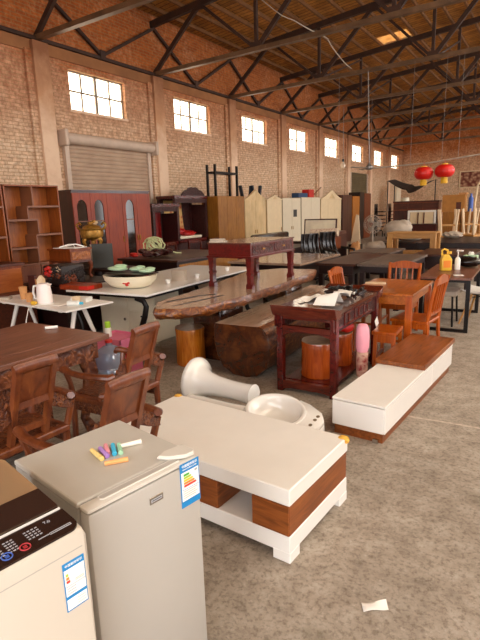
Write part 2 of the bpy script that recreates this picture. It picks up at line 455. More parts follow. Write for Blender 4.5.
def floor_mat():
    m, nt, b = newmat('floor_concrete')
    tc = nd(nt, 'ShaderNodeTexCoord')
    def noise(s, d=6., r=.65):
        n = nd(nt, 'ShaderNodeTexNoise', i_Scale=s, i_Detail=d, i_Roughness=r); nt.links.new(tc.outputs['Object'], n.inputs['Vector']); return n
    n1, n2, n3 = noise(1.1), noise(7., 8., .75), noise(38., 4., .7)
    r1 = ramp(nt, [(.3, '#a3988b'), (.5, '#b0a598'), (.7, '#bdb3a6')]); nt.links.new(n1.outputs['Fac'], r1.inputs['Fac'])
    r2 = ramp(nt, [(.3, '#a8a098'), (.5, '#e2ddd6'), (.68, '#ffffff')]); nt.links.new(n2.outputs['Fac'], r2.inputs['Fac'])
    mx = nd(nt, 'ShaderNodeMixRGB', blend_type='MULTIPLY'); mx.inputs['Fac'].default_value = .85
    nt.links.new(r1.outputs[0], mx.inputs['Color1']); nt.links.new(r2.outputs[0], mx.inputs['Color2'])
    r3 = ramp(nt, [(.36, '#b0aaa2'), (.52, '#ffffff')]); nt.links.new(n3.outputs['Fac'], r3.inputs['Fac'])
    m2 = nd(nt, 'ShaderNodeMixRGB', blend_type='MULTIPLY'); m2.inputs['Fac'].default_value = .7
    nt.links.new(mx.outputs[0], m2.inputs['Color1']); nt.links.new(r3.outputs[0], m2.inputs['Color2'])
    # pale scuffs
    mp = nd(nt, 'ShaderNodeMapping'); mp.inputs['Scale'].default_value = (1, 1, 1); nt.links.new(tc.outputs['Object'], mp.inputs['Vector'])
    ns = nd(nt, 'ShaderNodeTexNoise', i_Scale=16., i_Detail=8., i_Roughness=.8, i_Distortion=1.5); nt.links.new(mp.outputs[0], ns.inputs['Vector'])
    rs = ramp(nt, [(.58, (0, 0, 0, 1)), (.72, (.55, .55, .55, 1))]); nt.links.new(ns.outputs['Fac'], rs.inputs['Fac'])
    ms = nd(nt, 'ShaderNodeMixRGB'); nt.links.new(rs.outputs[0], ms.inputs['Fac']); nt.links.new(m2.outputs[0], ms.inputs['Color1']); ms.inputs['Color2'].default_value = lin('#d8cdbf')
    m2 = ms
    # mossy stains
    n4 = noise(2.3, 5., .6); r4 = ramp(nt, [(.6, (0, 0, 0, 1)), (.72, (1, 1, 1, 1))]); nt.links.new(n4.outputs['Fac'], r4.inputs['Fac'])
    m3 = nd(nt, 'ShaderNodeMixRGB'); nt.links.new(m2.outputs[0], m3.inputs['Color1']); m3.inputs['Color2'].default_value = lin('#5f5a48')
    mm = nd(nt, 'ShaderNodeMath', operation='MULTIPLY'); mm.inputs[1].default_value = .45; nt.links.new(r4.outputs[0], mm.inputs[0])
    nt.links.new(mm.outputs[0], m3.inputs['Fac'])
    nt.links.new(m3.outputs[0], b.inputs['Base Color'])
    b.inputs['Roughness'].default_value = .75
    bp = nd(nt, 'ShaderNodeBump', i_Strength=.25, i_Distance=.01); nt.links.new(n2.outputs['Fac'], bp.inputs['Height'])
    nt.links.new(bp.outputs[0], b.inputs['Normal'])
    return m
M['floor'] = floor_mat()
M['joint_pale'] = plain('joint_pale', '#b5a595', .9, var=.3, scale=20)
def roof_mat():
    m, nt, b = newmat('roof_boards')
    tc = nd(nt, 'ShaderNodeTexCoord')
    mp = nd(nt, 'ShaderNodeMapping'); mp.inputs['Scale'].default_value = (1, 1, 1); nt.links.new(tc.outputs['Object'], mp.inputs['Vector'])
    br = nd(nt, 'ShaderNodeTexBrick', i_Scale=1.0)
    br.inputs['Brick Width'].default_value = 2.4; br.inputs['Row Height'].default_value = .19; br.inputs['Mortar Size'].default_value = .012
    br.inputs['Color1'].default_value = lin('#d8943c'); br.inputs['Color2'].default_value = lin('#b8782a'); br.inputs['Mortar'].default_value = lin('#5a3612')
    sp = nd(nt, 'ShaderNodeSeparateXYZ'); nt.links.new(mp.outputs[0], sp.inputs[0])
    cb = nd(nt, 'ShaderNodeCombineXYZ'); nt.links.new(sp.outputs['X'], cb.inputs['X']); nt.links.new(sp.outputs['Y'], cb.inputs['Y'])
    nt.links.new(cb.outputs[0], br.inputs['Vector'])
    n = nd(nt, 'ShaderNodeTexNoise', i_Scale=3., i_Detail=6., i_Roughness=.7); nt.links.new(tc.outputs['Object'], n.inputs['Vector'])
    r = ramp(nt, [(.3, '#8a7a6a'), (.7, '#ffffff')]); nt.links.new(n.outputs['Fac'], r.inputs['Fac'])
    mx = nd(nt, 'ShaderNodeMixRGB', blend_type='MULTIPLY'); mx.inputs['Fac'].default_value = .8
    nt.links.new(br.outputs['Color'], mx.inputs['Color1']); nt.links.new(r.outputs[0], mx.inputs['Color2'])
    nt.links.new(mx.outputs[0], b.inputs['Base Color']); b.inputs['Roughness'].default_value = .85
    return m
M['roof'] = roof_mat()
M['purlin'] = plain('purlin', '#7a5028', .8, var=.25, scale=4)
def shutter_mat(name, c1, c2):
    m, nt, b = newmat(name)
    tc = nd(nt, 'ShaderNodeTexCoord')
    n = nd(nt, 'ShaderNodeTexNoise', i_Scale=2., i_Detail=5.); nt.links.new(tc.outputs['Object'], n.inputs['Vector'])
    r = ramp(nt, [(.3, c1), (.7, c2)]); nt.links.new(n.outputs['Fac'], r.inputs['Fac'])
    nt.links.new(r.outputs[0], b.inputs['Base Color']); b.inputs['Roughness'].default_value = .55
    return m
M['shutter'] = shutter_mat('shutter', '#b0937a', '#c2a68c')
M['shutter_green'] = shutter_mat('shutter_green', '#5e5238', '#6e6044')
M['shutter_box'] = plain('shutter_box', '#cdb5a0', .5, .0, .06)
M['roof_sheet'] = glassy('roof_sheet', '#f3cf98', .35, .3, .05)
M['window_paint'] = plain('window_paint', '#8f7f6c', .6)
M['slate'] = plain('slate', '#2f302a', .5, var=.2)
M['fabric_red'] = carved('fabric_red', '#c9a08a', '#8a1f22', 22, .8, .2)
M['kettle_pink'] = plain('kettle_pink', '#f5e8e2', .35, var=.03)
M['appliance_cap'] = plain('appliance_cap', '#d3cec4', .4, var=.02)
# ------------------------------------------------------------------ camera
f_px, yaw, pitch, roll = 499.0, .5666, .2184, -.0321
fw = Vector((-math.sin(yaw) * math.cos(pitch), math.cos(yaw) * math.cos(pitch), -math.sin(pitch)))
r0 = Vector((math.cos(yaw), math.sin(yaw), 0)); u0 = r0.cross(fw)
cr = r0 * math.cos(roll) + u0 * math.sin(roll); cu = -r0 * math.sin(roll) + u0 * math.cos(roll)
cd = bpy.data.cameras.new('camera'); co = bpy.data.objects.new('camera', cd); COL.objects.link(co)
mw = Matrix((cr, cu, -fw)).transposed().to_4x4(); mw.translation = (0, 0, 1.7)
co.matrix_world = mw
cd.sensor_fit = 'VERTICAL'; cd.sensor_height = 36; cd.sensor_width = 27; cd.lens = f_px / 640 * 36
cd.clip_start = .02; cd.clip_end = 200
SC.camera = co

# ------------------------------------------------------------------ room
Y0, Y1, XL, XR = -4.0, 38.25, -10.0, 10.0
BAY = 3.84; PY = [7.8 + BAY * k for k in range(-1, 8)]
WIN = [(8.6 + BAY * k, 8.6 + BAY * k + 1.83) for k in range(8)]
def roof_z(x): return 7.02 + .1 * (10 - abs(x))
fl = MB(); fl.box(XL - .4, XR + .4, Y0 - .5, Y1 + .4, -.2, 0)
struct(fl.build('floor', M['floor']))
jt = MB(); rnd = random.Random(3); p = []
for k in range(26):
    x = -1.0 + k * .4; p.append((x, 3.95 + .012 * k + rnd.uniform(-.02, .02)))
for a, b in zip(p, p[1:]):
    jt.prism([(a[0], a[1] - .012), (b[0], b[1] - .012), (b[0], b[1] + .012), (a[0], a[1] + .012)], -.002, .0012)
struct(jt.build('trim_1', M['joint_pale']))
def side_wall(name, xa, xb, added_gates=(), added_ribbon=False):
    m = MB()
    zb, zt = (3.4 if added_ribbon else 4.13), 5.02
    segs = []; y = Y0
    for a, b in added_gates:
        segs.append((y, a)); y = b
    segs.append((y, Y1 + .4))
    for a, b in segs: m.box(xa, xb, a, b, 0, zb)
    y = Y0
    if added_ribbon:            # unseen open clerestory band, added to light the window wall
        m.box(xa, xb, Y0, 4, zb, 7.0); zt = 6.5
        for k in range(10): m.box(xa, xb, 4 + k * 3.84 - .2, 4 + k * 3.84 + .2, zb, zt)
    else:
        for a, b in WIN:
            m.box(xa, xb, y, a, zb, zt); y = b
        m.box(xa, xb, y, Y1 + .4, zb, zt)
    m.box(xa, xb, Y0, Y1 + .4, zt, 7.0)
    return struct(m.build(name, M['brick_side'], flat=True))
side_wall('wall_left', XL - .16, XL)
side_wall('wall_right', XR, XR + .37, added_gates=((-1.5, 1.5), (12.5, 16.0), (24.0, 27.5)), added_ribbon=True)  # unseen side gates, added to let more daylight into the hall
wb = MB(); wb.prism([(XL, 0), (XR, 0), (XR, roof_z(10)), (0, roof_z(0)), (XL, roof_z(-10))], Y1, Y1 + .37, 'Y')
struct(wb.build('wall_back', M['brick_end'], flat=True))
wf = MB()
wf.box(XL, -4.0, Y0 - .37, Y0, 0, 7.0); wf.box(4.0, XR, Y0 - .37, Y0, 0, 7.0)
wf.prism([(-4.0, 4.2), (4.0, 4.2), (4.0, roof_z(4.0)), (0, roof_z(0)), (-4.0, roof_z(-4.0))], Y0 - .37, Y0, 'Y')
struct(wf.build('wall_front', M['brick_end'], flat=True))
def roof_piece(m, ya, yb, xa, xb):
    pts = [xa] + ([0] if xa < 0 < xb else []) + [xb]
    m.prism([(x, roof_z(x)) for x in pts] + [(x, roof_z(x) + .1) for x in pts[::-1]], ya, yb, 'Y')
rf = MB(); SKX, SKY = (-6.1, -5.0), (19.0, 20.1)
ADDED_ROOFLIGHT = (1.6, 5.0)       # unseen clear sheets on the far slope, added for top light
for a, b in ((Y0 - .5, SKY[0]), (SKY[1], Y1 + .5)):
    roof_piece(rf, a, b, XL - .6, ADDED_ROOFLIGHT[0]); roof_piece(rf, a, b, ADDED_ROOFLIGHT[1], XR + .6)
roof_piece(rf, SKY[0], SKY[1], XL - .6, SKX[0]); roof_piece(rf, SKY[0], SKY[1], SKX[1], ADDED_ROOFLIGHT[0]); roof_piece(rf, SKY[0], SKY[1], ADDED_ROOFLIGHT[1], XR + .6)
m = MB(); m.prism([(ADDED_ROOFLIGHT[0], roof_z(1.6)), (ADDED_ROOFLIGHT[1], roof_z(5.0)), (ADDED_ROOFLIGHT[1], roof_z(5.0) + .01), (ADDED_ROOFLIGHT[0], roof_z(1.6) + .01)], Y0 - .5, Y1 + .5, 'Y')
struct(m.build('ceiling_added_rooflight', M['window_glass'], flat=True))  # added out of view to brighten the hall from above
struct(rf.build('ceiling', M['roof'], flat=True))
m = MB(); roof_piece(m, SKY[0], SKY[1], *SKX)
struct(m.build('ceiling_clear_sheet', M['roof_sheet'], flat=True))
# purlins under the boards
x = -9.6
while x < 9.8:
    if 1.5 < x < 5.1:
        x += .6; continue
    m = MB(); z = roof_z(x) - .05
    m.box(x - .03, x + .03, Y0, Y1, z - .09, z)
    struct(m.build('roof_purlin', M['purlin'], flat=True)); x += .6
# pilasters, brick nibs and the ring beam on the window wall
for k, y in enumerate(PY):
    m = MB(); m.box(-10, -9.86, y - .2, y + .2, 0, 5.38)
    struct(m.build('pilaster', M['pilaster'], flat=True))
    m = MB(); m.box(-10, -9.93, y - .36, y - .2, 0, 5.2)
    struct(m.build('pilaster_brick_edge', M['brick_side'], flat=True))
m = MB(); m.box(-10, -9.96, Y0, Y1, 5.16, 5.4); struct(m.build('wall_ring_beam', M['ring_beam'], flat=True))
m = MB(); m.box(-10, -9.9, Y0, Y1, 5.41, 5.48); struct(m.build('wall_tie_rail', M['rust_steel'], flat=True))
# windows
for k, (a, b) in enumerate(WIN):
    w = bpy.data.objects.new('window_%d' % (k + 1), None); COL.objects.link(w); struct(w)
    w.location = (-10.125, a, 4.13)
    W, Hh = b - a, .89
    m = MB(); t = .036
    m.box(-.02, .02, 0, W, 0, .03).box(-.02, .02, 0, W, Hh - .03, Hh).box(-.02, .02, 0, .03, 0, Hh).box(-.02, .02, W - .03, W, 0, Hh)
    m.box(-.02, .02, W / 2 - .035, W / 2 + .035, 0, Hh)
    m.box(-.015, .015, 0, W, Hh / 2 - t / 2, Hh / 2 + t / 2)
    for q in (.25, .75): m.box(-.015, .015, W * q - t / 2, W * q + t / 2, 0, Hh)
    struct(m.build('window_frame', M['window_paint'], w, flat=True))
    m = MB(); m.box(-.003, .003, .03, W - .03, .03, Hh - .03); struct(m.build('window_pane', M['window_glass'], w, flat=True))
    m = MB(); m.box(-.12, .14, -.04, W + .04, -.05, 0); struct(m.build('window_sill', M['pilaster'], w, flat=True))
# roller doors on the window wall
def roller(name, y0, y1, top, mat, box):
    d = bpy.data.objects.new(name, None); COL.objects.link(d); struct(d); d.location = (-10, y0, 0)
    W = y1 - y0
    m = MB(); n = int(top / .1); poly = []
    prof = []
    for i in range(n):
        z = top * i / n; h = top / n
        prof += [(.03, z), (.055, z + h * .3), (.055, z + h * .6), (.03, z + h * .9)]
    prof += [(.03, top), (0.005, top), (0.005, 0)]
    m.prism(prof, .06, W - .06, 'Y')
    struct(m.build('shutter_curtain', mat, d, flat=True))
    m = MB(); m.box(0, .1, -.04, .08, 0, top).box(0, .1, W - .08, W + .04, 0, top)
    struct(m.build('guide_rail', M['shutter_box'], d, flat=True))
    if box:
        m = MB(); m.tube([(.14, -.1, top + .02), (.14, W + .1, top + .02)], .125, 20)
        struct(m.build('shutter_roll_cover', M['shutter_box'], d))
        m = MB()
        for yy in (-.16, W + .06): m.box(0, .32, yy, yy + .1, top - .17, top + .2, b=.03)
        struct(m.build('roll_bracket', M['shutter_box'], d, flat=True))
roller('door_1', 8.25, 11.12, 3.42, M['shutter'], True)
roller('door_2', 27.4, 30.3, 3.5, M['shutter_green'], False)
# trusses
def truss(y):
    tr = bpy.data.objects.new('roof_truss', None); COL.objects.link(tr); struct(tr); tr.location = (0, y, 0)
    bz = lambda x: 5.46 + .018 * (10 - abs(x))
    tz = lambda x: 6.72 + .1 * (10 - abs(x))
    m = MB()
    for s in (-1, 1):
        m.bar((s * 10, 0, tz(10)), (0, 0, tz(0)), .12, .16)
    struct(m.build('top_chord', M['rust_steel'], tr, flat=True))
    m = MB()
    for s in (-1, 1):
        m.bar((s * 10, 0, bz(10)), (0, 0, bz(0)), .13, .1)
        for k in range(1, 7):   # bolt plates
            m.cbox((s * (10 - k * .9), -.068, bz(10 - k * .9)), (.05, .008, .05))
    struct(m.build('bottom_chord', M['chord_steel_lit'], tr, flat=True))
    m = MB()
    T = [-8.33, -5.0, -1.67, 1.67, 5.0, 8.33]; B = [-10, -6.67, -3.33, 0, 3.33, 6.67, 10]
    for i, t in enumerate(T):
        w1, w2 = (.11, .07) if i < 3 else (.07, .11)
        m.bar((B[i], 0, bz(B[i])), (t, 0, tz(t)), .08, w1); m.bar((t, 0, tz(t)), (B[i + 1], 0, bz(B[i + 1])), .08, w2)
    for b in B[1:-1]: m.bar((b, 0, bz(b)), (b, 0, tz(b)), .08, .08)
    for b in B[1:-1]: m.cbox((b, -.05, bz(b) + .08), (.28, .015, .16))
    for t in T: m.cbox((t, -.05, tz(t) - .08), (.28, .015, .16))
    struct(m.build('truss_web', M['rust_steel'], tr, flat=True))
for y in PY: truss(y)
for k in range(len(PY) - 1):
    m = MB(); ya, yb = PY[k], PY[k + 1]; ym = ya + 1.85
    m.bar((-9.93, ya, 6.62), (-9.93, ym, 5.5), .07, .07); m.bar((-9.93, ym, 5.5), (-9.93, yb, 6.62), .07, .07)
    m.cbox((-9.93, ym, 5.52), (.1, .16, .2))
    struct(m.build('wall_brace', M['rust_steel'], flat=True))
for xx in (-6.67, -3.33, 0, 3.33):     # cross ties between trusses
    m = MB()
    for k in range(len(PY) - 1):
        m.bar((xx, PY[k], 5.55), (xx, PY[k + 1], 6.9), .05, .05)
    struct(m.build('roof_tie', M['rust_steel'], flat=True))
# ------------------------------------------------------------------ light
w = bpy.data.worlds.new('sky'); SC.world = w; w.use_nodes = True
bg = w.node_tree.nodes['Background']
bg.inputs['Color'].default_value = (.97, .965, .97, 1); bg.inputs['Strength'].default_value = 6.0
def portal(loc, sx, sy, rot):
    l = bpy.data.lights.new('daylight_portal', 'AREA'); l.shape = 'RECTANGLE'; l.size = sx; l.size_y = sy
    l.cycles.is_portal = True
    o = bpy.data.objects.new('daylight_portal', l); COL.objects.link(o); o.location = loc; o.rotation_euler = rot
portal((0, Y0 - .1, 2.1), 8.0, 4.2, (PI / 2, 0, 0))           # assumed open end gate, sized for its light, faces +Y
for a, b in ((-1.5, 1.5), (12.5, 16.0), (24.0, 27.5)):
    portal((XR + .1, (a + b) / 2, 1.7), 3.4, b - a, (0, PI / 2, 0))
portal((3.3, 17, 7.95), 3.4, 42, (0, 0, 0))
portal((XL - .2, 23, 4.57), .9, 31, (0, -PI / 2, 0))
portal((XR + .2, 21, 4.95), 3.1, 34.4, (0, PI / 2, 0))
SC.view_settings.view_transform = 'Standard'; SC.view_settings.look = 'None'
SC.view_settings.exposure = 0.22; SC.view_settings.gamma = 1
# ================================================================== near things
def text_mesh(parent, name, txt, mat, size, loc, rot, depth=.0006, align='CENTER'):
    c = bpy.data.curves.new(name, 'FONT'); c.body = txt; c.size = size; c.extrude = depth
    c.align_x = align; c.align_y = 'CENTER'
    o = bpy.data.objects.new(name, c); COL.objects.link(o)
    dg = bpy.context.evaluated_depsgraph_get()
    me = bpy.data.meshes.new_from_object(o.evaluated_get(dg))
    bpy.data.objects.remove(o); bpy.data.curves.remove(c)
    me.materials.clear(); me.materials.append(mat)
    o = bpy.data.objects.new(name, me); COL.objects.link(o); o.parent = parent
    o.location = loc; o.rotation_euler = rot
    return o
RX = (PI / 2, 0, PI / 2)     # text lying on a face that looks along +x
def energy_label(parent, x, y0, y1, z0, z1, kind):
    """the label's sheet on the face x=const, with its printing as children"""
    W, H = y1 - y0, z1 - z0
    m = MB(); m.box(x, x + .0012, y0, y1, z0, z1)
    lb = m.build('energy_label', M['label_blue'], parent); lb['label'] = 'blue and white energy label'
    def rect(name, u0, u1, v0, v1, mat, d=.0022):
        m = MB(); m.box(x, x + d, y0 + W * u0, y0 + W * u1, z0 + H * v0, z0 + H * v1); return m.build(name, M[mat], lb)
    text_mesh(lb, 'label_heading', '中国能效标识', M['label_white'], W * .135, (x + .0015, y0 + W * .5, z0 + H * .93), RX)
    if kind == 'fridge':
        text_mesh(lb, 'label_heading', 'CHINA ENERGY LABEL', M['label_white'], W * .075, (x + .0015, y0 + W * .5, z0 + H * .86), RX)
        rect('label_paper', .05, .95, .15, .80, 'label_white')
        cols = ['green', 'lime', 'yellow', 'orange', 'red']
        for i, c in enumerate(cols):
            m = MB(); v = .735 - i * .062; e = .42 + i * .085
            m.prism([(y0 + W * .16, z0 + H * (v - .024)), (y0 + W * e, z0 + H * (v - .024)), (y0 + W * (e + .06), z0 + H * v), (y0 + W * e, z0 + H * (v + .024)), (y0 + W * .16, z0 + H * (v + .024))], x, x + .003, 'X')
            m.build('grade_bar', M['print_' + c], lb)
        rect('print_line', .08, .92, .405, .412, 'label_blue', .003)
        for i in range(4): rect('print_line', .12, .85 - .1 * (i % 2), .36 - i * .05, .375 - i * .05, 'print_pink', .003)
        rect('print_mark', .74, .88, .73, .775, 'print_grey', .003)
    else:
        rect('label_paper', .04, .96, .32, .86, 'label_white')
        rect('label_paper', .04, .96, .03, .25, 'label_white')
        for i, c in enumerate(['lime', 'orange', 'red']): rect('grade_bar', .1, .2 + i * .03, .73 - i * .07, .78 - i * .07, 'print_' + c, .003)
        rect('print_line', .04, .96, .52, .527, 'print_grey', .003)
        for i in range(3): rect('print_line', .1, .5, .47 - i * .055, .48 - i * .055, 'print_grey', .003)
        for i in range(2): rect('print_line', .5, .9, .6 - i * .03, .608 - i * .03, 'print_pink', .003)
        for i in range(3): rect('print_line', .5, .9, .19 - i * .055, .197 - i * .055, 'print_pink', .003)
    return lb

# ---- washing machine
t = thing('washing_machine', 'white top-loading washing machine with dark brown control panel beside the fridge', 'washing machine', (-1.283, .529, 0), R(-9))
m = MB(); m.prism([(-.23, .02), (.25, .02), (.25, .872), (.248, .886), (.24, .8915), (-.21, .938), (-.23, .928)], -.275, .275, 'Y', b=.012)
m.build('body', M['washer_white'], t, ang=25)
sl = lambda x: .893 + (.225 - x) * (.045 / .435)
tilt = math.atan(.045 / .435)
def top_plate(mb, x0, x1, y0, y1, d0, d1, rad=0, corners=(1, 1, 1, 1)):
    """plate lying on the sloped top; rad rounds the corners (x0y0,x1y0,x1y1,x0y1)"""
    P = []
    for (cx, cy, a0), on in zip(((x0, y0, PI), (x1, y0, 1.5 * PI), (x1, y1, 0), (x0, y1, .5 * PI)), corners):
        if rad and on:
            sx = cx + (rad if cx == x0 else -rad); sy = cy + (rad if cy == y0 else -rad)
            for k in range(7): P.append((sx + rad * math.cos(a0 + PI / 2 * k / 6), sy + rad * math.sin(a0 + PI / 2 * k / 6)))
        else: P.append((cx, cy))
    lo = mb._v([(p[0], p[1], sl(p[0]) + d0) for p in P]); hi = mb._v([(p[0], p[1], sl(p[0]) + d1) for p in P])
    n = len(P); mb._f(lo[::-1]); mb._f(hi)
    for i in range(n): mb._f([lo[i], lo[(i + 1) % n], hi[(i + 1) % n], hi[i]])
    return mb
m = MB(); top_plate(m, .147, .243, -.27, .27, 0, .006, .03, (0, 1, 1, 0)); pn = m.build('control_panel', M['panel_brown'], t)
m = MB(); top_plate(m, -.2, .141, -.262, .262, .012, .016, .03, (1, 0, 0, 1)); m.build('lid_glass', M['lid_glass'], t)
m = MB(); top_plate(m, .035, .141, -.261, .261, .006, .0185); lid = m.build('lid_front_band', M['lid_band'], t)
m = MB(); top_plate(m, -.2, .141, -.261, .261, 0, .003, .03, (1, 0, 0, 1)); m.build('tub_cover', M['tub_tan'], t)
m = MB(); m.tube([(-.08 + .095 * math.cos(a * PI / 12), .07 + .16 * math.sin(a * PI / 12), sl(-.08 + .095 * math.cos(a * PI / 12)) + .006) for a in range(24)], .006, 6, True); m.build('tub_rim', M['washer_white'], t)
def on_panel(x, y, d): return (x, y, sl(x) + d)
m = MB(); top_plate(m, .1425, .1445, -.265, .265, .004, .0105); m.build('panel_seam', M['print_white'], t)
# print on the panel: rows of small indicator marks, rings and a weight mark
def marks(name, x0, y0, nx, ny, dx, dy, sx, sy, mat):
    m = MB(); x0 = .147 + (x0 - .085) * .7; dx *= .72
    for i in range(nx):
        for j in range(ny): top_plate(m, x0 + i * dx, x0 + i * dx + sx, y0 + j * dy, y0 + j * dy + sy, .0055, .0072)
    return m.build(name, M[mat], pn)
marks('indicator_marks', .115, .148, 4, 4, .014, .010, .003, .006, 'print_grey')
marks('indicator_marks', .115, .06, 5, 3, .014, .009, .003, .006, 'print_grey')
marks('indicator_marks', .115, .095, 5, 3, .014, .009, .003, .006, 'print_grey')
marks('printed_line', .183, .165, 1, 1, 0, 0, .002, .03, 'print_grey')
marks('printed_line', .18, .195, 2, 1, .008, 0, .0018, .06, 'print_grey')
for y, mt in ((.085, 'button_blue'), (.13, 'button_red'), (.03, 'print_grey')):
    m = MB(); c = (.217, y)
    m.tube([on_panel(c[0] + .0125 * math.cos(a * PI / 10), c[1] + .0125 * math.sin(a * PI / 10), .007) for a in range(20)], .0016, 6, True)
    m.build('button_ring', M[mt], pn)
    m = MB()
    for k in (-1, 0, 1): top_plate(m, c[0] + k * .004 - .001, c[0] + k * .004 + .001, y - .005, y + .005, .0055, .0072)
    m.build('button_mark', M[mt], pn)
text_mesh(pn, 'weight_mark', '7.0', M['print_grey'], .015, on_panel(.17, .212, .0068), (0, tilt, PI / 2))
m = MB(); m.box(.2495, .2508, -.262, .262, .842, .8445); m.build('front_seam', M['appliance_silver'], t)
energy_label(t, .2503, .2, .2625, .677, .82, 'washer')
for sx in (-.19, .2):
    for sy in (-.22, .22):
        m = MB(); m.lathe([(.02, 0), (.02, .022)], 10, Matrix.Translation((sx, sy, 0))); m.build('foot', M['black_plastic'], t)

# ---- refrigerator
t = thing('refrigerator', 'small silver single-door refrigerator with a blue label, chalk lying on top', 'refrigerator', (-1.29, 1.11, 0), R(-10))
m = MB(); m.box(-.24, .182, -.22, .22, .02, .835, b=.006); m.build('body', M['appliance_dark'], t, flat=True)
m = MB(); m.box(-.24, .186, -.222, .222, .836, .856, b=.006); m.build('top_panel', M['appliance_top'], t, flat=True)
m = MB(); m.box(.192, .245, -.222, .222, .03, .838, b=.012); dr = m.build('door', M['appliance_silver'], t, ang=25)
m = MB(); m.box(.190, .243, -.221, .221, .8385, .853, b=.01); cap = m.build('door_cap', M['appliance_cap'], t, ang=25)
m = MB()
P = [(.2 + .012 + .012 * math.cos(a), .14 + .012 * math.sin(a)) for a in [PI / 12 * k for k in range(13)]] + [(.2 + .012 - .012 * math.cos(a), -.15 - .012 * math.sin(a)) for a in [PI / 12 * k for k in range(13)]]
m.prism(P, .8525, .8565, 'Z'); m.build('grip_ledge', M['appliance_silver'], cap)
m = MB(); m.tube([(p[0], p[1], .8545) for p in P], .003, 6, True); m.build('grip_lip', M['appliance_cap'], cap)
m = MB(); m.prism([(.165, .1), (.15, .14), (.16, .219), (.225, .219), (.24, .205), (.238, .17), (.2, .12)], .8565, .872, 'Z', b=.005); m.build('hinge_cover', M['appliance_cap'], t, ang=25)
m = MB(); m.box(.2445, .2475, -.003, .053, .765, .79, b=.001); bd = m.build('badge', M['chrome'], t, flat=True)
m = MB(); m.box(.247, .2484, .003, .047, .772, .782); m.build('badge_print', M['print_grey'], bd, flat=True)
m = MB(); m.box(.247, .249, .006, .044, .776, .779); m.build('badge_letters', M['print_dark'], bd, flat=True)
energy_label(t, .245, .131, .219, .684, .85, 'fridge')
for sx in (-.19, .16):
    for sy in (-.18, .18):
        m = MB(); m.lathe([(.018, 0), (.018, .022)], 10, Matrix.Translation((sx, sy, 0))); m.build('foot', M['black_plastic'], t)
# ---- chalk on the fridge
for mt, a, b, lab in (('chalk_yellow', (-1.36, 1.11), (-1.277, 1.082), 'yellow chalk stick lying at the edge of the pastel row on the fridge'),
                      ('chalk_purple', (-1.345, 1.135), (-1.275, 1.105), 'purple chalk stick lying next to the yellow one on the fridge'),
                      ('chalk_pink', (-1.345, 1.162), (-1.29, 1.122), 'pink chalk stick lying in the row on the fridge top'),
                      ('chalk_blue', (-1.325, 1.178), (-1.265, 1.13), 'bright blue chalk stick lying in the row on the fridge top'),
                      ('chalk_green', (-1.305, 1.19), (-1.25, 1.145), 'pale green chalk stick lying last in the row on the fridge'),
                      ('chalk_white', (-1.292, 1.178), (-1.25, 1.25), 'white chalk stick lying apart, pointing towards the hinge of the fridge'),
                      ('chalk_orange', (-1.243, 1.062), (-1.195, 1.125), 'orange chalk stick lying alone nearest the fridge door')):
    m = MB(); A, B = Vector((*a, 0)), Vector((*b, 0)); d = (B - A).normalized()
    ln = (B - A).length
    m.tube([(-ln / 2, 0, 0), (ln / 2, 0, 0)], [.0078, .009], 12)
    c = (A + B) / 2
    o = m.build('chalk_stick', M[mt], loc=(c.x, c.y, .8565 + .0088), rz=math.atan2(d.y, d.x))
    tag(o, lab, 'chalk', 'chalk sticks on the fridge')

# ---- coffee table
t = thing('coffee_table', 'low white coffee table with brown wooden boxes between its slabs', 'coffee table', (-1.60, 2.27, 0), R(-3.4))
L, W = .66, .336
m = MB(); m.box(-L, L, -W, W, .311, .40, b=.005); top = m.build('tabletop', M['white_satin'], t, flat=True)
m = MB(); m.box(-L + .002, L - .002, -W + .002, W - .002, .05, .146, b=.004); m.build('base_slab', M['white_gloss'], t, flat=True)
for x0, x1 in ((.44, L - .005), (.02, .22)):
    m = MB(); m.box(x0, x1, -W + .006, W - .006, .147, .31, b=.003); bx = m.build('drawer_box', M['teak_y'], t, flat=True)
    m = MB(); m.box(x0 + .002, x1 - .002, -W - .001, -W + .008, .150, .307, b=.002); m.build('drawer_front', M['teak_x'], bx, flat=True)
m = MB(); m.box(-.6, -.4, -W + .006, W - .006, .147, .31, b=.003); m.build('drawer_box', M['teak_y'], t, flat=True)
for sx in (-1, 1):
    for sy in (-1, 1):
        m = MB(); m.box(min(sx * L, sx * (L - .1)), max(sx * L, sx * (L - .1)), min(sy * W, sy * (W - .1)), max(sy * W, sy * (W - .1)), 0, .06, b=.004)
        m.build('foot', M['white_gloss'], t, flat=True)
for sx, sy in ((-1, 1), (1, 1)):
    m = MB(); m.blob((sx * (L - .02), sy * (W - .02), .385), (.034, .034, .026), 2, .12, 3 + sx); g = m.build('corner_guard', M['foam_yellow'], t); g['label'] = 'yellow foam corner guard'

# ---- television stand
t = thing('tv_stand', 'long low white TV stand with a brown wooden top section', 'tv stand', (-1.075, 4.336, 0), R(-3.5))
m = MB(); m.box(-.19, .188, -.962, .96, 0, .08); m.build('plinth', M['teak_y'], t, flat=True)
m = MB(); m.box(-.205, .195, -.975, .975, .075, .268, b=.003); m.build('body', M['white_gloss'], t, flat=True)
m = MB(); m.box(-.206, .208, -.976, .976, .274, .292, b=.003); m.build('top_board', M['white_satin'], t, flat=True)
for a, b in ((-.972, .243), (.25, .972)):
    m = MB(); m.box(.195, .207, a, b, .077, .266, b=.002); m.build('drawer', M['white_gloss'], t, flat=True)
m = MB(); m.box(-.226, .214, -.03, 1.04, .2925, .338, b=.004); m.build('wooden_cover', M['teak_y'], t, flat=True)
m = MB(); m.box(.12, .16, -.985, -.945, 0, .03); m.build('adjustable_foot', M['chrome'], t, flat=True)

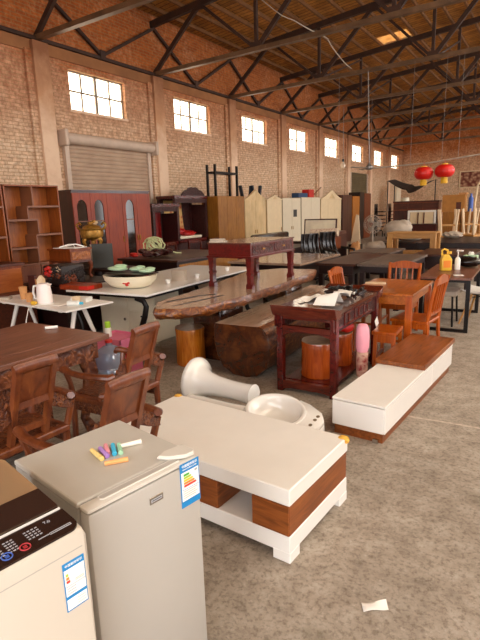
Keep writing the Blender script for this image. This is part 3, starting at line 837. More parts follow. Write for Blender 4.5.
# ---- ceramic sink pieces lying on the floor
t = thing('sink_pedestal', 'white ceramic washbasin pedestal lying on its side behind the coffee table', 'pedestal', (-2.53, 3.38, 0), R(-6))
Mx = Matrix.Translation((0, 0, .2)) @ Matrix.Rotation(PI / 2, 4, 'Y')
m = MB(); m.lathe([(0, -.13), (.2, -.13), (.216, -.122), (.22, -.1), (.212, -.085), (.175, -.06), (.135, -.02), (.108, .04), (.09, .14), (.08, .3), (.08, .42), (.086, .5), (.092, .53), (0, .53)], 36, Mx, 1, .9)
m.build('column', M['porcelain'], t, ang=50)
m = MB(); m.tube([(-.06, -.16, .075), (.1, -.17, .08), (.4, -.16, .085), (.54, -.13, .09)], [.06, .07, .068, .06], 16); m.build('column_flange', M['porcelain'], t, ang=50)
m = MB(); m.cbox((-.06, -.07, .15), (.03, .05, .05)); m.build('mounting_clip', M['porcelain_stain'], t, flat=True)
t = thing('washbasin', 'oval white ceramic washbasin lying on the floor in front of the altar table', 'washbasin', (-1.71, 3.18, .02), 0, rot=(R(14), R(4), R(-6)))
m = MB()
prof = [(0, .03), (.1, .02), (.17, .06), (.215, .13), (.228, .18), (.226, .192), (.212, .196), (.198, .188), (.185, .16), (.15, .1), (.09, .065), (0, .058)]
m.lathe(prof, 40, None, 1.08, .88); m.build('bowl', M['porcelain'], t, ang=60)
m = MB()
P = [(.1, -.19), (.2, -.165), (.34, -.1), (.385, -.03), (.385, .06), (.33, .13), (.2, .185), (.1, .2)]
inner = [(.232 * 1.0 * math.cos(a), .192 * math.sin(a)) for a in [R(62 - 124 * k / 14) for k in range(15)]]
m.prism(P + inner, .145, .186, 'Z', b=.004)
m.prism([(.33, -.1), (.385, -.03), (.385, .06), (.33, .13), (.31, .1), (.31, -.08)], .05, .15, 'Z', b=.004); m.build('faucet_deck', M['porcelain'], t, ang=50)
for yy in (-.03, .035, .08):
    m = MB(); m.lathe([(.014, .186), (.014, .1885)], 14, Matrix.Translation((.325, yy, 0))); m.build('faucet_hole', M['porcelain_stain'], t)
m = MB(); m.lathe([(.02, .06), (.02, .066), (.01, .068)], 16); m.build('drain', M['porcelain_stain'], t)

# ---- altar side table with stools inside
t = thing('altar_table', 'dark red carved altar table with upturned ends and paper and glare sheets on top', 'altar table', (-1.85, 4.61, 0))
AX, AY = .3, .67
m = MB(); m.box(-AX, AX, -AY + .02, AY - .02, .775, .81); m.build('tabletop', M['altar_top'], t, flat=True)
for s in (-1, 1):
    m = MB(); pr = [(s * (AY - .12), .812), (s * (AY - .05), .82), (s * (AY + .01), .845), (s * (AY + .03), .845), (s * (AY + .01), .79), (s * (AY - .02), .74), (s * (AY - .12), .74)]
    m.prism(pr, -AX - .015, AX + .015, 'X', b=.004); m.build('upturned_end', M['mahogany_end'], t, ang=30)
for s in (-1, 1):
    m = MB(); m.box(s * (AX - .035) - .014, s * (AX - .035) + .014, -AY + .08, AY - .08, .61, .775); ap = m.build('side_apron', M['mahogany_carved'], t, flat=True)
    m = MB()
    for k in range(4): m.box(s * (AX - .018) - .006, s * (AX - .018) + .006, -.66 + k * .27, -.42 + k * .27, .635, .655).box(s * (AX - .018) - .006, s * (AX - .018) + .006, -.66 + k * .27, -.42 + k * .27, .74, .76).box(s * (AX - .018) - .006, s * (AX - .018) + .006, -.66 + k * .27, -.64 + k * .27, .655, .74).box(s * (AX - .018) - .006, s * (AX - .018) + .006, -.55 + k * .27, -.53 + k * .27, .655, .74)
    m.build('fretwork', M['mahogany'], ap, flat=True)
for s in (-1, 1):
    m = MB(); y = s * (AY - .09); m.box(-AX + .06, AX - .06, y - .014, y + .014, .70, .775); m.build('end_apron', M['mahogany_end'], t, flat=True)
    m = MB(); m.box(-AX + .04, AX - .04, y - .02, y + .02, .585, .64, b=.003)
    m.prism([(-AX + .04, .585), (-AX + .04, .5), (-AX + .07, .55), (-.12, .58), (.12, .58), (AX - .07, .55), (AX - .04, .5), (AX - .04, .585)], y - .012, y + .012, 'Y'); m.build('end_rail', M['mahogany_end'], t, flat=True)
    m = MB(); m.box(-AX + .04, AX - .04, y - .03, y + .03, .05, .105, b=.003)
    m.prism([(-AX + .04, .05), (AX - .04, .05), (AX - .06, .02), (.15, .035), (-.15, .035), (-AX + .06, .02)], y - .02, y + .02, 'Y'); m.build('foot_rail', M['mahogany_end'], t, flat=True)
    for sx in (-1, 1):
        x = sx * (AX - .035)
        m = MB(); m.box(x - .03, x + .03, y - .035, y + .035, 0, .775, b=.006); lg = m.build('leg', M['mahogany'], t, flat=True)
        m = MB(); m.prism([(y - s * .03, .74), (y - s * .14, .74), (y - s * .12, .69), (y - s * .06, .66), (y - s * .03, .58)], x - .012, x + .012, 'X'); m.build('spandrel', M['mahogany_carved'], lg, flat=True)
m = MB(); m.box(-AX + .05, AX - .05, -AY + .13, AY - .13, .09, .11); m.build('lower_board', M['mahogany'], t, flat=True)
def log_stool(name, lab, loc, r, h, mat, lz=0, seed=0, group=None, square=0):
    t = thing(name, lab, 'stool', loc, lz, group)
    rnd = random.Random(seed); ph = [rnd.uniform(0, 6.28) for _ in range(4)]
    wob = lambda u, z: r * (.05 * math.cos(2 * PI * u * 2 + ph[0]) + .035 * math.cos(2 * PI * u * 3 + ph[1]) + .015 * math.cos(2 * PI * u * 7 + ph[2]))
    m = MB(); m.lathe([(r * .98, 0), (r * 1.02, .02), (r * .99, h * .4), (r * .97, h * .75), (r, h - .02), (r * .98, h - .004)], 40, None, wob=wob); m.build('trunk', M[mat], t, ang=50)
    m = MB(); m.lathe([(r * .97, h - .004), (r * .94, h + .002)], 40, None, wob=wob); m.build('seat_top', M['log_top'], t)
    return t
log_stool('log_stool', 'polished log stool standing inside the near end of the altar table', (-1.85, 4.3, .113), .175, .34, 'log_red', 0, 1, 'log stools under the altar table')
log_stool('log_stool', 'polished log stool inside the altar table, behind the pink cloth roll', (-1.84, 4.76, .113), .17, .33, 'log_red', 1, 5, 'log stools under the altar table')
log_stool('log_stool', 'amber log stool standing at the end of the live-edge slab', (-3.44, 4.33, 0), .175, .42, 'log_orange', 0, 3)
# things on and by the altar table
def paper(lab, pts, z):
    m = MB(); m.prism(pts, z, z + .003, 'Z'); o = m.build('paper_and_glare_sheet', M['paper']); tag(o, lab, 'paper', 'white papers on the altar table'); return o
m = MB()
m.grid(lambda u, v: (-2.07 + u * .12, 4.3 + v * .36, .815 + .012 * math.sin(u * 6 + v * 5) + .012), 6, 10, .002)
tag(m.build('paper_and_glare_sheet', M['paper'], ang=80), 'long white sheet standing in for a reflection along the altar table top', 'paper', 'white papers on the altar table')  # white sheet shaped as the reflection on the glossy tabletop
m = MB(); m.grid(lambda u, v: (-1.83 + u * .2, 4.12 + v * .22 + .02 * u, .83 + .11 * (1 - abs(v * 2 - 1)) * (.6 + .4 * u)), 6, 8, .002)
tag(m.build('paper_and_glare_sheet', M['paper'], ang=80), 'crumpled white paper standing up near the altar table end', 'paper', 'white papers on the altar table')
m = MB(); m.grid(lambda u, v: (-1.84 + u * .17, 4.6 + v * .2, .825 + .05 * abs(math.sin(v * 5 + u * 2))), 6, 8, .002)
tag(m.build('paper_and_glare_sheet', M['paper'], ang=80), 'folded white sheet standing in for a reflection in the middle of the altar table', 'paper', 'white papers on the altar table')  # another tabletop reflection modelled as a pale sheet
t = thing('carved_wood_ornament', 'black openwork carved wood ornament lying at the far end of the altar table', 'ornament', (-1.85, 5.03, .813))
m = MB(); rnd = random.Random(2)
for k in range(9):
    p = [(-.2 + k * .04, rnd.uniform(-.1, .1), .02)]
    for j in range(5): p.append((p[-1][0] + rnd.uniform(-.03, .05), max(-.14, min(.14, p[-1][1] + rnd.uniform(-.08, .08))), .02 + .03 * rnd.random()))
    m.tube(p, .011, 6)
m.build('branches', M['black_plastic'], t)
m = MB(); m.box(-.2, .18, -.12, .12, 0, .012); m.build('base', M['ebony'], t, flat=True)
t = thing('cloth_roll', 'pink cloth roll with a patterned lower end leaning on the altar table side', 'cloth roll', (-1.46, 4.42, 0))
m = MB(); m.lathe([(0, .36), (.05, .36), (.062, .4), (.064, .5), (.058, .58), (.04, .62), (0, .63)], 18); m.build('pink_wrap', M['pink'], t)
m = MB(); m.lathe([(0, .12), (.05, .12), (.055, .2), (.056, .358), (0, .358)], 16); m.build('patterned_end', M['fabric_red'], t)
m = MB(); m.lathe([(0, 0), (.03, 0), (.034, .03), (.026, .06), (.03, .118), (0, .118)], 12); m.build('foot_cap', M['pink'], t)
t = thing('red_cloth_bundle', 'small bright red cloth bundle on the log stool beside the pink roll', 'cloth', (-1.74, 4.73, .4455))
m = MB(); m.blob((0, 0, .06), (.085, .075, .06), 3, .06, 4); m.build('bundle', M['red_bright'], t)
m = MB(); m.tube([(-.05, 0, .11), (0, 0, .15), (.05, .01, .11)], .01, 8); m.build('knot', M['red_bright'], t)
m = MB(); m.prism([(0, 0), (.075, -.05), (.12, .05), (.045, .1)], -.001, .001, 'X')
o = m.build('price_tag', M['paper'], loc=(-1.544, 5.12, .42), rot=(R(60), 0, 0)); tag(o, 'white paper tag hanging from the altar table leg', 'tag')
# ================================================================== slab table, benches, red table
t = thing('slab_tea_table', 'long live-edge slab tea table with a shiny top, red table standing on it', 'slab table', (0, 0, 0))
out = [(-3.31, 3.66), (-3.1, 3.78), (-2.94, 4.02), (-2.93, 4.4), (-2.89, 4.8), (-2.93, 5.2), (-2.92, 5.6), (-2.97, 6.1), (-2.97, 6.6), (-3.1, 7.1), (-3.7, 7.1), (-4.03, 6.6), (-3.86, 5.8), (-3.69, 5.04), (-3.62, 4.3), (-3.55, 3.95), (-3.42, 3.76)]
def dense(P, n, jit, seed):
    rnd = random.Random(seed); o = []
    for i, a in enumerate(P):
        b = P[(i + 1) % len(P)]
        for k in range(n):
            o.append((a[0] + (b[0] - a[0]) * k / n + rnd.uniform(-jit, jit), a[1] + (b[1] - a[1]) * k / n + rnd.uniform(-jit, jit)))
    return o
D = dense(out, 5, .012, 4)
cx, cy = -3.35, 5.3
m = MB(); rnd = random.Random(8)
def ring(k, z, jit=0, zj=0): return m._v([(cx + (p[0] - cx) * k + rnd.uniform(-jit, jit), cy + (p[1] - cy) * (1 - (1 - k) * .4) + rnd.uniform(-jit, jit), z + rnd.uniform(-zj, zj)) for p in D])
r1 = ring(1, .758); m._f(r1); 
m.build('slab_top', M['slab_top'], t)
m = MB(); r1 = ring(1.0, .757); r2 = ring(1.03, .725, .012, .006); r3 = ring(1.04, .69, .016, .01); r4 = ring(.98, .65, .014, .008); r5 = ring(.8, .64)
n = len(D)
for A, B in ((r1, r2), (r2, r3), (r3, r4), (r4, r5)):
    for i in range(n): m._f([A[i], A[(i + 1) % n], B[(i + 1) % n], B[i]])
m._f(r5)
m.build('live_edge', M['slab_edge'], t, ang=60)
m = MB(); m.prism([(-3.5, 4.0), (-3.44, 4.0), (-3.35, 4.45), (-3.25, 4.6), (-3.28, 4.63), (-3.4, 4.5)], .757, .7592, 'Z').prism([(-3.27, 3.85), (-3.24, 3.85), (-3.17, 4.2), (-3.12, 4.6), (-3.15, 4.6), (-3.22, 4.2)], .757, .7592, 'Z'); m.build('slab_crack', M['ebony'], t, flat=True)
for y in (4.75, 6.4):
    m = MB(); m.box(-3.52, -3.12, y - .25, y + .25, 0, .645, b=.03); m.build('leg_block', M['bench_end'], t, ang=30)
# thick half-log bench
t = thing('log_bench', 'thick half-log bench with a dark rounded end beside the slab table', 'bench', (-2.60, 4.17, 0), R(3))
pr = [(-.37, .50), (-.355, .545), (.16, .545), (.2, .53), (.25, .46), (.275, .36), (.272, .24), (.23, .12), (.13, .03), (0, 0), (-.15, .01), (-.27, .08), (-.34, .2), (-.37, .36)]
m = MB(); m.prism(pr, 0, .012, 'Y', b=.004); m.build('end_grain', M['bench_end'], t, ang=30)
m = MB(); m.prism(pr, .012, 2.75, 'Y'); m.build('log_body', M['slab_edge'], t, ang=40)
m = MB(); m.box(-.352, .155, .004, 2.74, .5455, .549); m.build('seat_top', M['slab_top'], t, flat=True)
# red table standing on the slab
t = thing('red_side_table', 'dark red lacquered table with carved drawers standing on the slab table', 'table', (-3.36, 5.65, .759), 0)
TX, TY, TH = .315, .58, .55
m = MB(); m.box(-TX, TX, -TY, TY, TH - .018, TH); m.build('tabletop', M['red_top'], t, flat=True)
m = MB(); m.box(-TX + .01, TX - .01, -TY + .01, TY - .01, TH - .16, TH - .018); bd = m.build('drawer_case', M['red_lacquer'], t, flat=True)
for a, b in ((-TY + .06, -.02), (.02, TY - .06)):
    m = MB(); m.box(TX - .012, TX - .004, a, b, TH - .145, TH - .035); d = m.build('drawer', M['red_lacquer_carved'], t, flat=True)
    m = MB(); m.cbox((TX - .001, (a + b) / 2, TH - .09), (.012, .05, .018)); m.build('drawer_pull', M['gold'], d, flat=True)
m = MB(); m.box(-TX - .01, TX + .01, -TY - .01, TY + .01, TH - .185, TH - .16, b=.003); m.build('waist_moulding', M['red_lacquer'], t, flat=True)
for sx in (-1, 1):
    for sy in (-1, 1):
        x, y = sx * (TX - .04), sy * (TY - .04)
        m = MB(); m.prism([(-.04, TH - .185), (-.033, .27), (-.026, .2), (-.036, .19), (-.036, .17), (-.026, .16), (-.028, .06), (-.042, .05), (-.042, 0), (.042, 0), (.042, .05), (.028, .06), (.026, .16), (.036, .17), (.036, .19), (.026, .2), (.033, .27), (.04, TH - .185)], y - .035, y + .035, 'Y', Matrix.Translation((x, 0, 0)))
        m.build('leg', M['red_lacquer'], t, flat=True)
m = MB(); m.box(-.1, .1, -.07, .07, 0, .02, b=.006).box(-.09, .08, -.06, .06, .02, .045, b=.006)
o = m.build('folded_cloth', M['dust_grey'], loc=(-3.54, 5.12, 1.309), rz=.3); tag(o, 'folded pale cloth lying on the corner of the red table', 'cloth')

# ================================================================== carved desk and its armchairs
t = thing('carved_desk', 'long carved wooden desk with a dull brown top, armchairs pulled up to it', 'desk', (-3.41, 1.46, 0))
DX, DY = .5, 1.2      # half sizes
m = MB(); m.box(-DX, DX, -DY, DY, .645, .68, b=.006); m.build('tabletop', M['desk_top'], t, flat=True)
m = MB(); m.box(-DX + .16, DX - .16, -DY + .2, DY - .2, .6805, .683); m.build('inlaid_panel', M['desk_top'], t, flat=True)
for s in (-1, 1):
    m = MB(); m.box(s * (DX - .05) - .015, s * (DX - .05) + .015, -DY + .1, DY - .1, .53, .645)
    P = [(-DY + .06, .53)]
    for k in range(21): P.append((-DY + .06 + (2 * DY - .12) * k / 20, .53 - .05 * abs(math.sin(k * PI / 5))))
    P.append((DY - .06, .53)); 
    m.build('long_apron', M['desk_side'], t, flat=True)
    m = MB(); m.box(-DX + .06, DX - .06, s * (DY - .1) - .015, s * (DY - .1) + .015, .55, .645); m.build('end_apron', M['desk_side'], t, flat=True)
for sx in (-1, 1):
    for sy in (-1, 1):
        x, y = sx * (DX - .1), sy * (DY - .2)
        m = MB(); m.tube([(x, y, .645), (x + sx * .01, y + sy * .01, .56), (x + sx * .035, y + sy * .035, .44), (x + sx * .01, y + sy * .01, .28), (x - sx * .02, y - sy * .02, .12), (x + sx * .015, y + sy * .015, .03), (x + sx * .02, y + sy * .02, 0)], [.065, .068, .06, .045, .036, .045, .05], 10)
        m.build('cabriole_leg', M['desk_side'], t, ang=60)
for y in (-.5, .45):
    m = MB(); m.box(-DX + .08, DX - .08, y - .22, y + .22, .1, .53); m.build('pedestal_panel', M['carve_chair_pattern'], t, flat=True)
for o in t.children: o.data.transform(Matrix.Diagonal((1, 1, 1.147, 1)))
m = MB(); m.tube([(-.05, 0, .012), (.05, 0, .012)], .012, 8); o = m.build('paper_tube', M['paper'], loc=(-3.48, 2.56, .783), rz=.9); tag(o, 'small white paper roll lying on the carved desk', 'paper roll')

def armchair(lab, loc, rz):
    t = thing('carved_armchair', lab, 'armchair', loc, rz, 'carved armchairs at the desk')
    wd = M['carve_chair']
    # the chair faces -x, its back stands at +x
    m = MB(); m.box(-.19, .18, -.27, .27, .365, .4, b=.008); m.build('seat', wd, t, flat=True)
    m = MB(); m.box(-.16, .14, -.225, .225, .4, .404); m.build('seat_panel', M['carve_chair_pattern'], t, flat=True)
    for sx in (-1, 1):
        for sy in (-1, 1):
            m = MB(); m.tube([(sx * .165, sy * .245, .365), (sx * .168, sy * .25, .2), (sx * .175, sy * .258, 0)], [.024, .02, .022], 8); m.build('leg', wd, t)
    for q in ((-.165, .165, -.258, -.236, .1, .13), (-.165, .165, .236, .258, .1, .13), (-.18, -.156, -.245, .245, .07, .1), (.156, .18, -.245, .245, .13, .16)):
        m = MB(); m.box(*q); m.build('stretcher', wd, t, flat=True)
    for q in ((-.18, -.16, -.24, .24, .31, .365), (-.16, .16, -.258, -.238, .31, .365), (-.16, .16, .238, .258, .31, .365)):
        m = MB(); m.box(*q); m.build('seat_apron', M['carve_chair_pattern'], t, flat=True)
    bx = lambda z: .15 + (z - .4) * .38       # raked back
    for s in (-1, 1):
        m = MB(); m.bar((bx(.39), s * .112, .39), (bx(.775), s * .112, .775), .03, .034); m.build('back_stile', wd, t, flat=True)
    m = MB(); m.tube([(bx(.78), -.132, .782), (bx(.785), -.1, .786), (bx(.79), 0, .788), (bx(.785), .1, .786), (bx(.78), .132, .782)], .022, 10, flat=(.8, 1.1)); m.build('crest_rail', wd, t)
    for z, h in ((.6, .03), (.465, .026)):
        m = MB(); m.bar((bx(z), -.108, z), (bx(z), .108, z), .028, h); m.build('back_rail', wd, t, flat=True)
    m = MB(); m.bar((bx(.685), -.1, .685), (bx(.685), .1, .685), .012, .16, up=(.38, 0, 1)); m.build('back_panel', wd, t, flat=True)
    for s in (-1, 1):
        # scalloped wing stepping down from the back to the arm's rear post
        P = [(s * .115, .545), (s * .115, .625)]
        for k in range(10):
            u = k / 9; P.append((s * (.12 + .15 * u), .62 - .1 * u + .014 * (k % 2)))
        P += [(s * .285, .49), (s * .2, .51)]
        m = MB(); m.prism(P, .195, .215, 'X'); m.build('scalloped_wing', M['carve_chair_pattern'], t, flat=True)
        m = MB(); m.tube([(.165, s * .262, .4), (.2, s * .285, .53)], [.02, .018], 8); m.build('arm_rear_post', wd, t)
        m = MB(); m.tube([(.225, s * .26, .56), (.205, s * .285, .55), (.12, s * .302, .548), (0, s * .31, .545), (-.1, s * .302, .545), (-.17, s * .288, .555), (-.2, s * .275, .55), (-.2, s * .258, .54)], [.02, .024, .023, .021, .021, .025, .025, .018], 10, flat=(1.15, .85)); m.build('arm', wd, t)
        m = MB(); m.tube([(-.155, s * .252, .39), (-.15, s * .27, .47), (-.155, s * .292, .535)], [.02, .017, .019], 8); m.build('arm_front_post', wd, t)
    for o in t.children: o.data.transform(Matrix.Diagonal((1.1, .95, 1.2, 1)))
    return t
armchair('carved wooden armchair with its back close to the long side of the desk', (-2.58, 1.55, 0), R(-2))
t1 = SC.objects['carved_armchair']
dup(t1, (-1.955, 1.6, 0), R(-3), 'carved wooden armchair pulled away from the desk, standing right behind the fridge')
dup(t1, (-2.60, 2.39, 0), R(2), 'carved wooden armchair at the desk corner, next to the blue water bottle')

# ---- by the desk corner
t = thing('water_bottle', 'big translucent blue water cooler bottle on the floor by the desk', 'water bottle', (-3.6, 3.27, 0))
m = MB(); m.lathe([(0, 0), (.125, 0), (.137, .02), (.137, .11), (.13, .12), (.137, .13), (.137, .23), (.13, .24), (.137, .25), (.137, .35), (.12, .4), (.06, .44), (.03, .45), (.03, .48), (0, .48)], 28); m.build('bottle', M['bottle_blue'], t)
m = MB(); m.lathe([(0, .48), (.036, .48), (.036, .505), (0, .505)], 16); m.build('cap', M['red_bright'], t)
t = thing('pump_bottle', 'slim white bottle with a lime green cap standing on the pink crate', 'bottle', (-4.02, 3.66, .40))
m = MB(); m.lathe([(0, 0), (.034, 0), (.036, .01), (.036, .085), (.03, .1), (0, .1)], 18); m.build('bottle', M['water_white'], t)
m = MB(); m.lathe([(0, .1), (.03, .1), (.031, .16), (.027, .165), (0, .165)], 18); m.build('cap', M['lime_cap'], t)
t = thing('plastic_crate', 'bright pink plastic crate on the floor behind the blue water bottle', 'crate', (-3.98, 3.75, 0))
m = MB(); m.box(-.2, .2, -.16, .16, 0, .38, b=.01); m.build('body', M['pink_hot'], t, flat=True)
m = MB(); m.box(-.21, .21, -.17, -.16, .36, .4).box(-.21, .21, .16, .17, .36, .4).box(-.21, -.2, -.17, .17, .36, .4).box(.2, .21, -.17, .17, .36, .4); m.build('rim', M['pink_hot'], t, flat=True)
m = MB(); m.box(.2, .205, -.1, .1, .1, .3); m.build('printed_panel', M['red_bright'], t, flat=True)

# ================================================================== white trestle table and what is on it
t = thing('trestle_table', 'narrow white trestle table with an electric kettle and cups on it', 'table', (-5.13, 3.78, 0), R(-4))
m = MB(); m.box(-.8, .8, -.32, .32, .68, .7, b=.003); m.build('tabletop', M['white_satin'], t, flat=True)
for s in (-1, 1):
    for q in (-1, 1):
        m = MB(); m.tube([(s * .58, q * .05, .68), (s * .58 + s * .06, q * .27, 0)], [.026, .02], 12); m.build('leg', M['white_metal'], t)
    m = MB(); m.box(s * .58 - .03, s * .58 + .03, -.25, .25, .65, .68); m.build('trestle_bar', M['white_metal'], t, flat=True)
TT = .7
t = thing('electric_kettle', 'white electric kettle with a curved handle on the trestle table', 'kettle', (-4.98, 3.62, TT + .002))
m = MB(); m.lathe([(0, .012), (.088, .012), (.09, .03), (.085, .12), (.076, .2), (.07, .225), (.06, .235), (0, .24)], 28); m.build('body', M['kettle_pink'], t)
m = MB(); m.lathe([(0, 0), (.095, 0), (.095, .012), (0, .012)], 28); m.build('power_base', M['white_gloss'], t)
m = MB(); m.tube([(-.066, -.02, .21), (-.12, -.04, .2), (-.135, -.045, .13), (-.12, -.04, .06), (-.078, -.025, .05)], .014, 10); m.build('handle', M['white_gloss'], t)
m = MB(); m.prism([(.055, .18), (.1, .225), (.065, .232)], -.025, .025, 'Y', Matrix.Rotation(.35, 4, 'Z')); m.build('spout', M['kettle_pink'], t)
m = MB(); m.tube([(.04, -.09, .005), (.1, -.25, .005), (.12, -.31, -.0), (.13, -.36, -.12), (.12, -.38, -.4), (.1, -.36, -.68)], .005, 6); m.build('power_cord', M['white_metal'], t)
def cup(lab, loc, r, h, mat, name='paper_cup'):
    t = thing(name, lab, 'cup', loc)
    m = MB(); m.lathe([(0, 0), (r * .75, 0), (r, h), (r * .94, h), (r * .72, .008), (0, .008)], 20); m.build('cup_wall', M[mat], t)
    m = MB(); m.tube([(r * math.cos(a * PI / 10), r * math.sin(a * PI / 10), h) for a in range(20)], .003, 6, True); m.build('rim', M[mat], t)
cup('tall kraft paper cup beside the dark gift box on the trestle table', (-5.52, 3.72, TT), .05, .15, 'kraft')
cup('short tan paper cup standing beside the kettle handle', (-5.27, 3.62, TT), .045, .1, 'kraft')
cup('wide cream paper cup near the trestle table end', (-4.58, 3.74, TT), .05, .085, 'cup_cream')
t = thing('drink_carton', 'tall cream and tan carton standing behind the kettle', 'carton', (-5.44, 3.93, TT), .5, )
m = MB(); m.box(-.04, .04, -.035, .035, 0, .22).prism([(-.04, .22), (.04, .22), (0, .27)], -.035, .035, 'Y'); m.build('box', M['cup_cream'], t, flat=True)
m = MB(); m.box(-.041, .041, -.036, .036, .05, .13); m.build('printed_band', M['kraft'], t, flat=True)
t = thing('milk_box', 'dark brown upright gift box standing behind the tall kraft cup', 'box', (-5.57, 3.9, TT), .3)
m = MB(); m.box(-.05, .05, -.02, .02, 0, .27, b=.004); m.build('box', M['cherry_dark'], t, flat=True)
m = MB(); m.box(.048, .052, -.015, .015, .05, .22); m.build('printed_panel', M['kraft'], t, flat=True)
t = thing('spray_bottle', 'small white plastic bottle with teal cap lying on the trestle table', 'bottle', (-4.52, 3.66, TT + .03), .4)
m = MB(); m.tube([(-.08, 0, 0), (.05, 0, 0), (.065, 0, 0)], [.03, .03, .018], 14); m.build('bottle', M['water_white'], t)
m = MB(); m.tube([(.065, 0, 0), (.1, 0, 0)], .016, 12); m.build('cap', M['chalk_blue'], t)
for k, (x, y, w, d, h, mt, lab) in enumerate(((-4.76, 3.62, .16, .1, .008, 'paper', 'flat white envelope lying in front of the kettle'), (-4.68, 3.9, .2, .14, .05, 'water_white', 'low white food box on the trestle table near the flowers'), (-5.74, 3.6, .16, .1, .03, 'dust_grey', 'grey flat packet lying at the trestle table end'))):
    m = MB(); m.box(-w / 2, w / 2, -d / 2, d / 2, 0, h, b=.002)
    if k == 1: m.box(-w / 2 - .004, w / 2 + .004, -d / 2 - .004, d / 2 + .004, h * .7, h * .8)
    o = m.build(('envelope', 'food_box', 'packet')[k], M[mt], loc=(x, y, TT), rz=.3 * k); tag(o, lab, ('envelope', 'box', 'packet')[k])
m = MB(); m.blob((0, 0, .025), (.05, .03, .025), 2, .1, 3); o = m.build('sponge', M['yellow_plastic'], loc=(-5.02, 3.5, TT)); tag(o, 'small yellow sponge beside the kettle base', 'sponge')
m = MB(); m.lathe([(0, 0), (.04, 0), (.042, .02), (.042, .13), (.02, .16), (.02, .19), (0, .19)], 16); t = thing('plastic_bottle', 'clear plastic bottle with white cap on the floor under the trestle table', 'bottle', (-4.95, 3.25, 0))
m.build('bottle', M['bottle_blue'], t); m = MB(); m.lathe([(0, .19), (.022, .19), (.022, .215), (0, .215)], 12); m.build('cap', M['white_gloss'], t)

# ================================================================== white desk with curved legs
t = thing('white_office_desk', 'long white desk with curved black legs and a ceramic bowl on it', 'desk', (-4.78, 5.7, 0), R(4))
m = MB(); m.box(-.66, .66, -1.45, 1.45, .725, .75, b=.003); m.build('tabletop', M['white_gloss'], t, flat=True)
m = MB(); m.box(-.655, .655, -1.445, 1.445, .7, .725); m.build('under_frame', M['black_metal'], t, flat=True)
for s in (-1, 1):
    for q in (-1, 1):
        m = MB(); y = q * 1.4
        m.tube([(s * .45, y, .7), (s * .56, y, .67), (s * .6, y, .6), (s * .57, y, .48), (s * .5, y, .32), (s * .47, y, .18), (s * .5, y, .05), (s * .56, y, .0)], .024, 10, flat=(1, 1.6)); m.build('curved_leg', M['black_metal'], t)
t = thing('pedestal_cabinet', 'cream metal drawer cabinet standing under the white desk', 'cabinet', (-4.82, 5.0, 0))
m = MB(); m.box(-.5, .5, -.25, .25, .03, .66, b=.004); m.build('body', M['steel_cream'], t, flat=True)
m = MB(); m.box(-.48, .48, -.23, .23, 0, .03); m.build('plinth', M['steel_cream_dark'], t, flat=True)
for z0, z1 in ((.44, .64), (.05, .42)):
    m = MB(); m.box(.05, .49, -.262, -.25, z0, z1, b=.003); d = m.build('drawer', M['steel_cream'], t, flat=True)
    m = MB(); m.lathe([(.012, 0), (.012, .008)], 12, Matrix.Translation((.27, -.262, z1 - .06)) @ Matrix.Rotation(PI / 2, 4, 'X')); m.build('lock', M['black_plastic'], d)
m = MB(); m.box(-.49, .03, -.262, -.25, .05, .64, b=.003); d = m.build('door', M['steel_cream'], t, flat=True)
m = MB(); m.lathe([(.02, 0), (.02, .012), (.008, .014)], 12, Matrix.Translation((-.03, -.262, .3)) @ Matrix.Rotation(PI / 2, 4, 'X')); m.build('knob', M['chrome'], d)
t = thing('ceramic_bowl', 'large cream ceramic bowl with a red painted mark on the white desk', 'bowl', (-4.68, 4.72, .75))
m = MB(); m.lathe([(0, 0), (.2, 0), (.29, .03), (.365, .1), (.385, .165), (.375, .168), (.35, .11), (.27, .045), (0, .03)], 40, None, 1, .8); m.build('bowl', M['bowl_cream'], t)
m = MB(); m.lathe([(0, .138), (.345, .14), (.35, .145), (0, .15)], 36, None, 1, .8); m.build('dark_water', M['glass_dark'], t)
m = MB(); cc = (.16, -.248, .085)
for dx, dz in ((-.03, .01), (0, 0), (.03, .012), (.01, -.018)): m.blob((cc[0] + dx, cc[1] + .004 + dx * .3, cc[2] + dz), (.026, .016, .017), 2, .1, 5)
m.build('painted_flower', M['red_bright'], t)
for k, (x, y, z, rx, lab) in enumerate(((-4.96, 4.78, .975, .16, 'pale green folded towel topmost over the ceramic bowl'), (-4.68, 4.86, .972, .11, 'pale green pillow roll lying at the middle over the ceramic bowl'), (-4.42, 4.76, .972, .11, 'pale green cushion end over the rim of the ceramic bowl'))):
    m = MB(); m.blob((0, 0, 0), (rx, .1, .032), 3, .04, k); m.blob((.04, .02, .035 if k == 0 else .02), (rx * .6, .07, .025), 3, .04, k + 7)
    o = m.build('folded_towel', M['pastel_green'], loc=(x, y, z)); tag(o, lab, 'towel', 'pastel towels over the bowl')
m = MB(); m.box(-.34, .34, -.16, .16, 0, .012, b=.004); o = m.build('tray_board', M['ebony'], loc=(-4.7, 4.76, .922)); tag(o, 'thin dark board laid across the ceramic bowl', 'board')
for x, y, lab in ((-4.36, 5.15, 'small white cup nearest the bowl on the white desk'), (-4.32, 5.75, 'small white cup beyond the acrylic block on the white desk'), (-4.36, 6.6, 'small white cup beside the red table leg on the white desk')):
    t = thing('tea_cup', lab, 'cup', (x - .05, y, .75), 0, 'tea cups on the white desk')
    m = MB(); m.lathe([(0, 0), (.022, 0), (.028, .01), (.036, .055), (.033, .055), (.022, .012), (0, .01)], 16); m.build('cup_wall', M['white_gloss'], t)
    m = MB(); m.lathe([(.02, 0), (.024, .006)], 12, Matrix.Translation((0, 0, .055))); m.build('lid', M['white_gloss'], t)
m = MB(); m.box(-.1, .1, -.05, .05, 0, .15, b=.004); o = m.build('paper_stand', M['dust_grey'], loc=(-4.43, 5.42, .75), rz=.2); tag(o, 'small grey upright card box between the white cups', 'box')
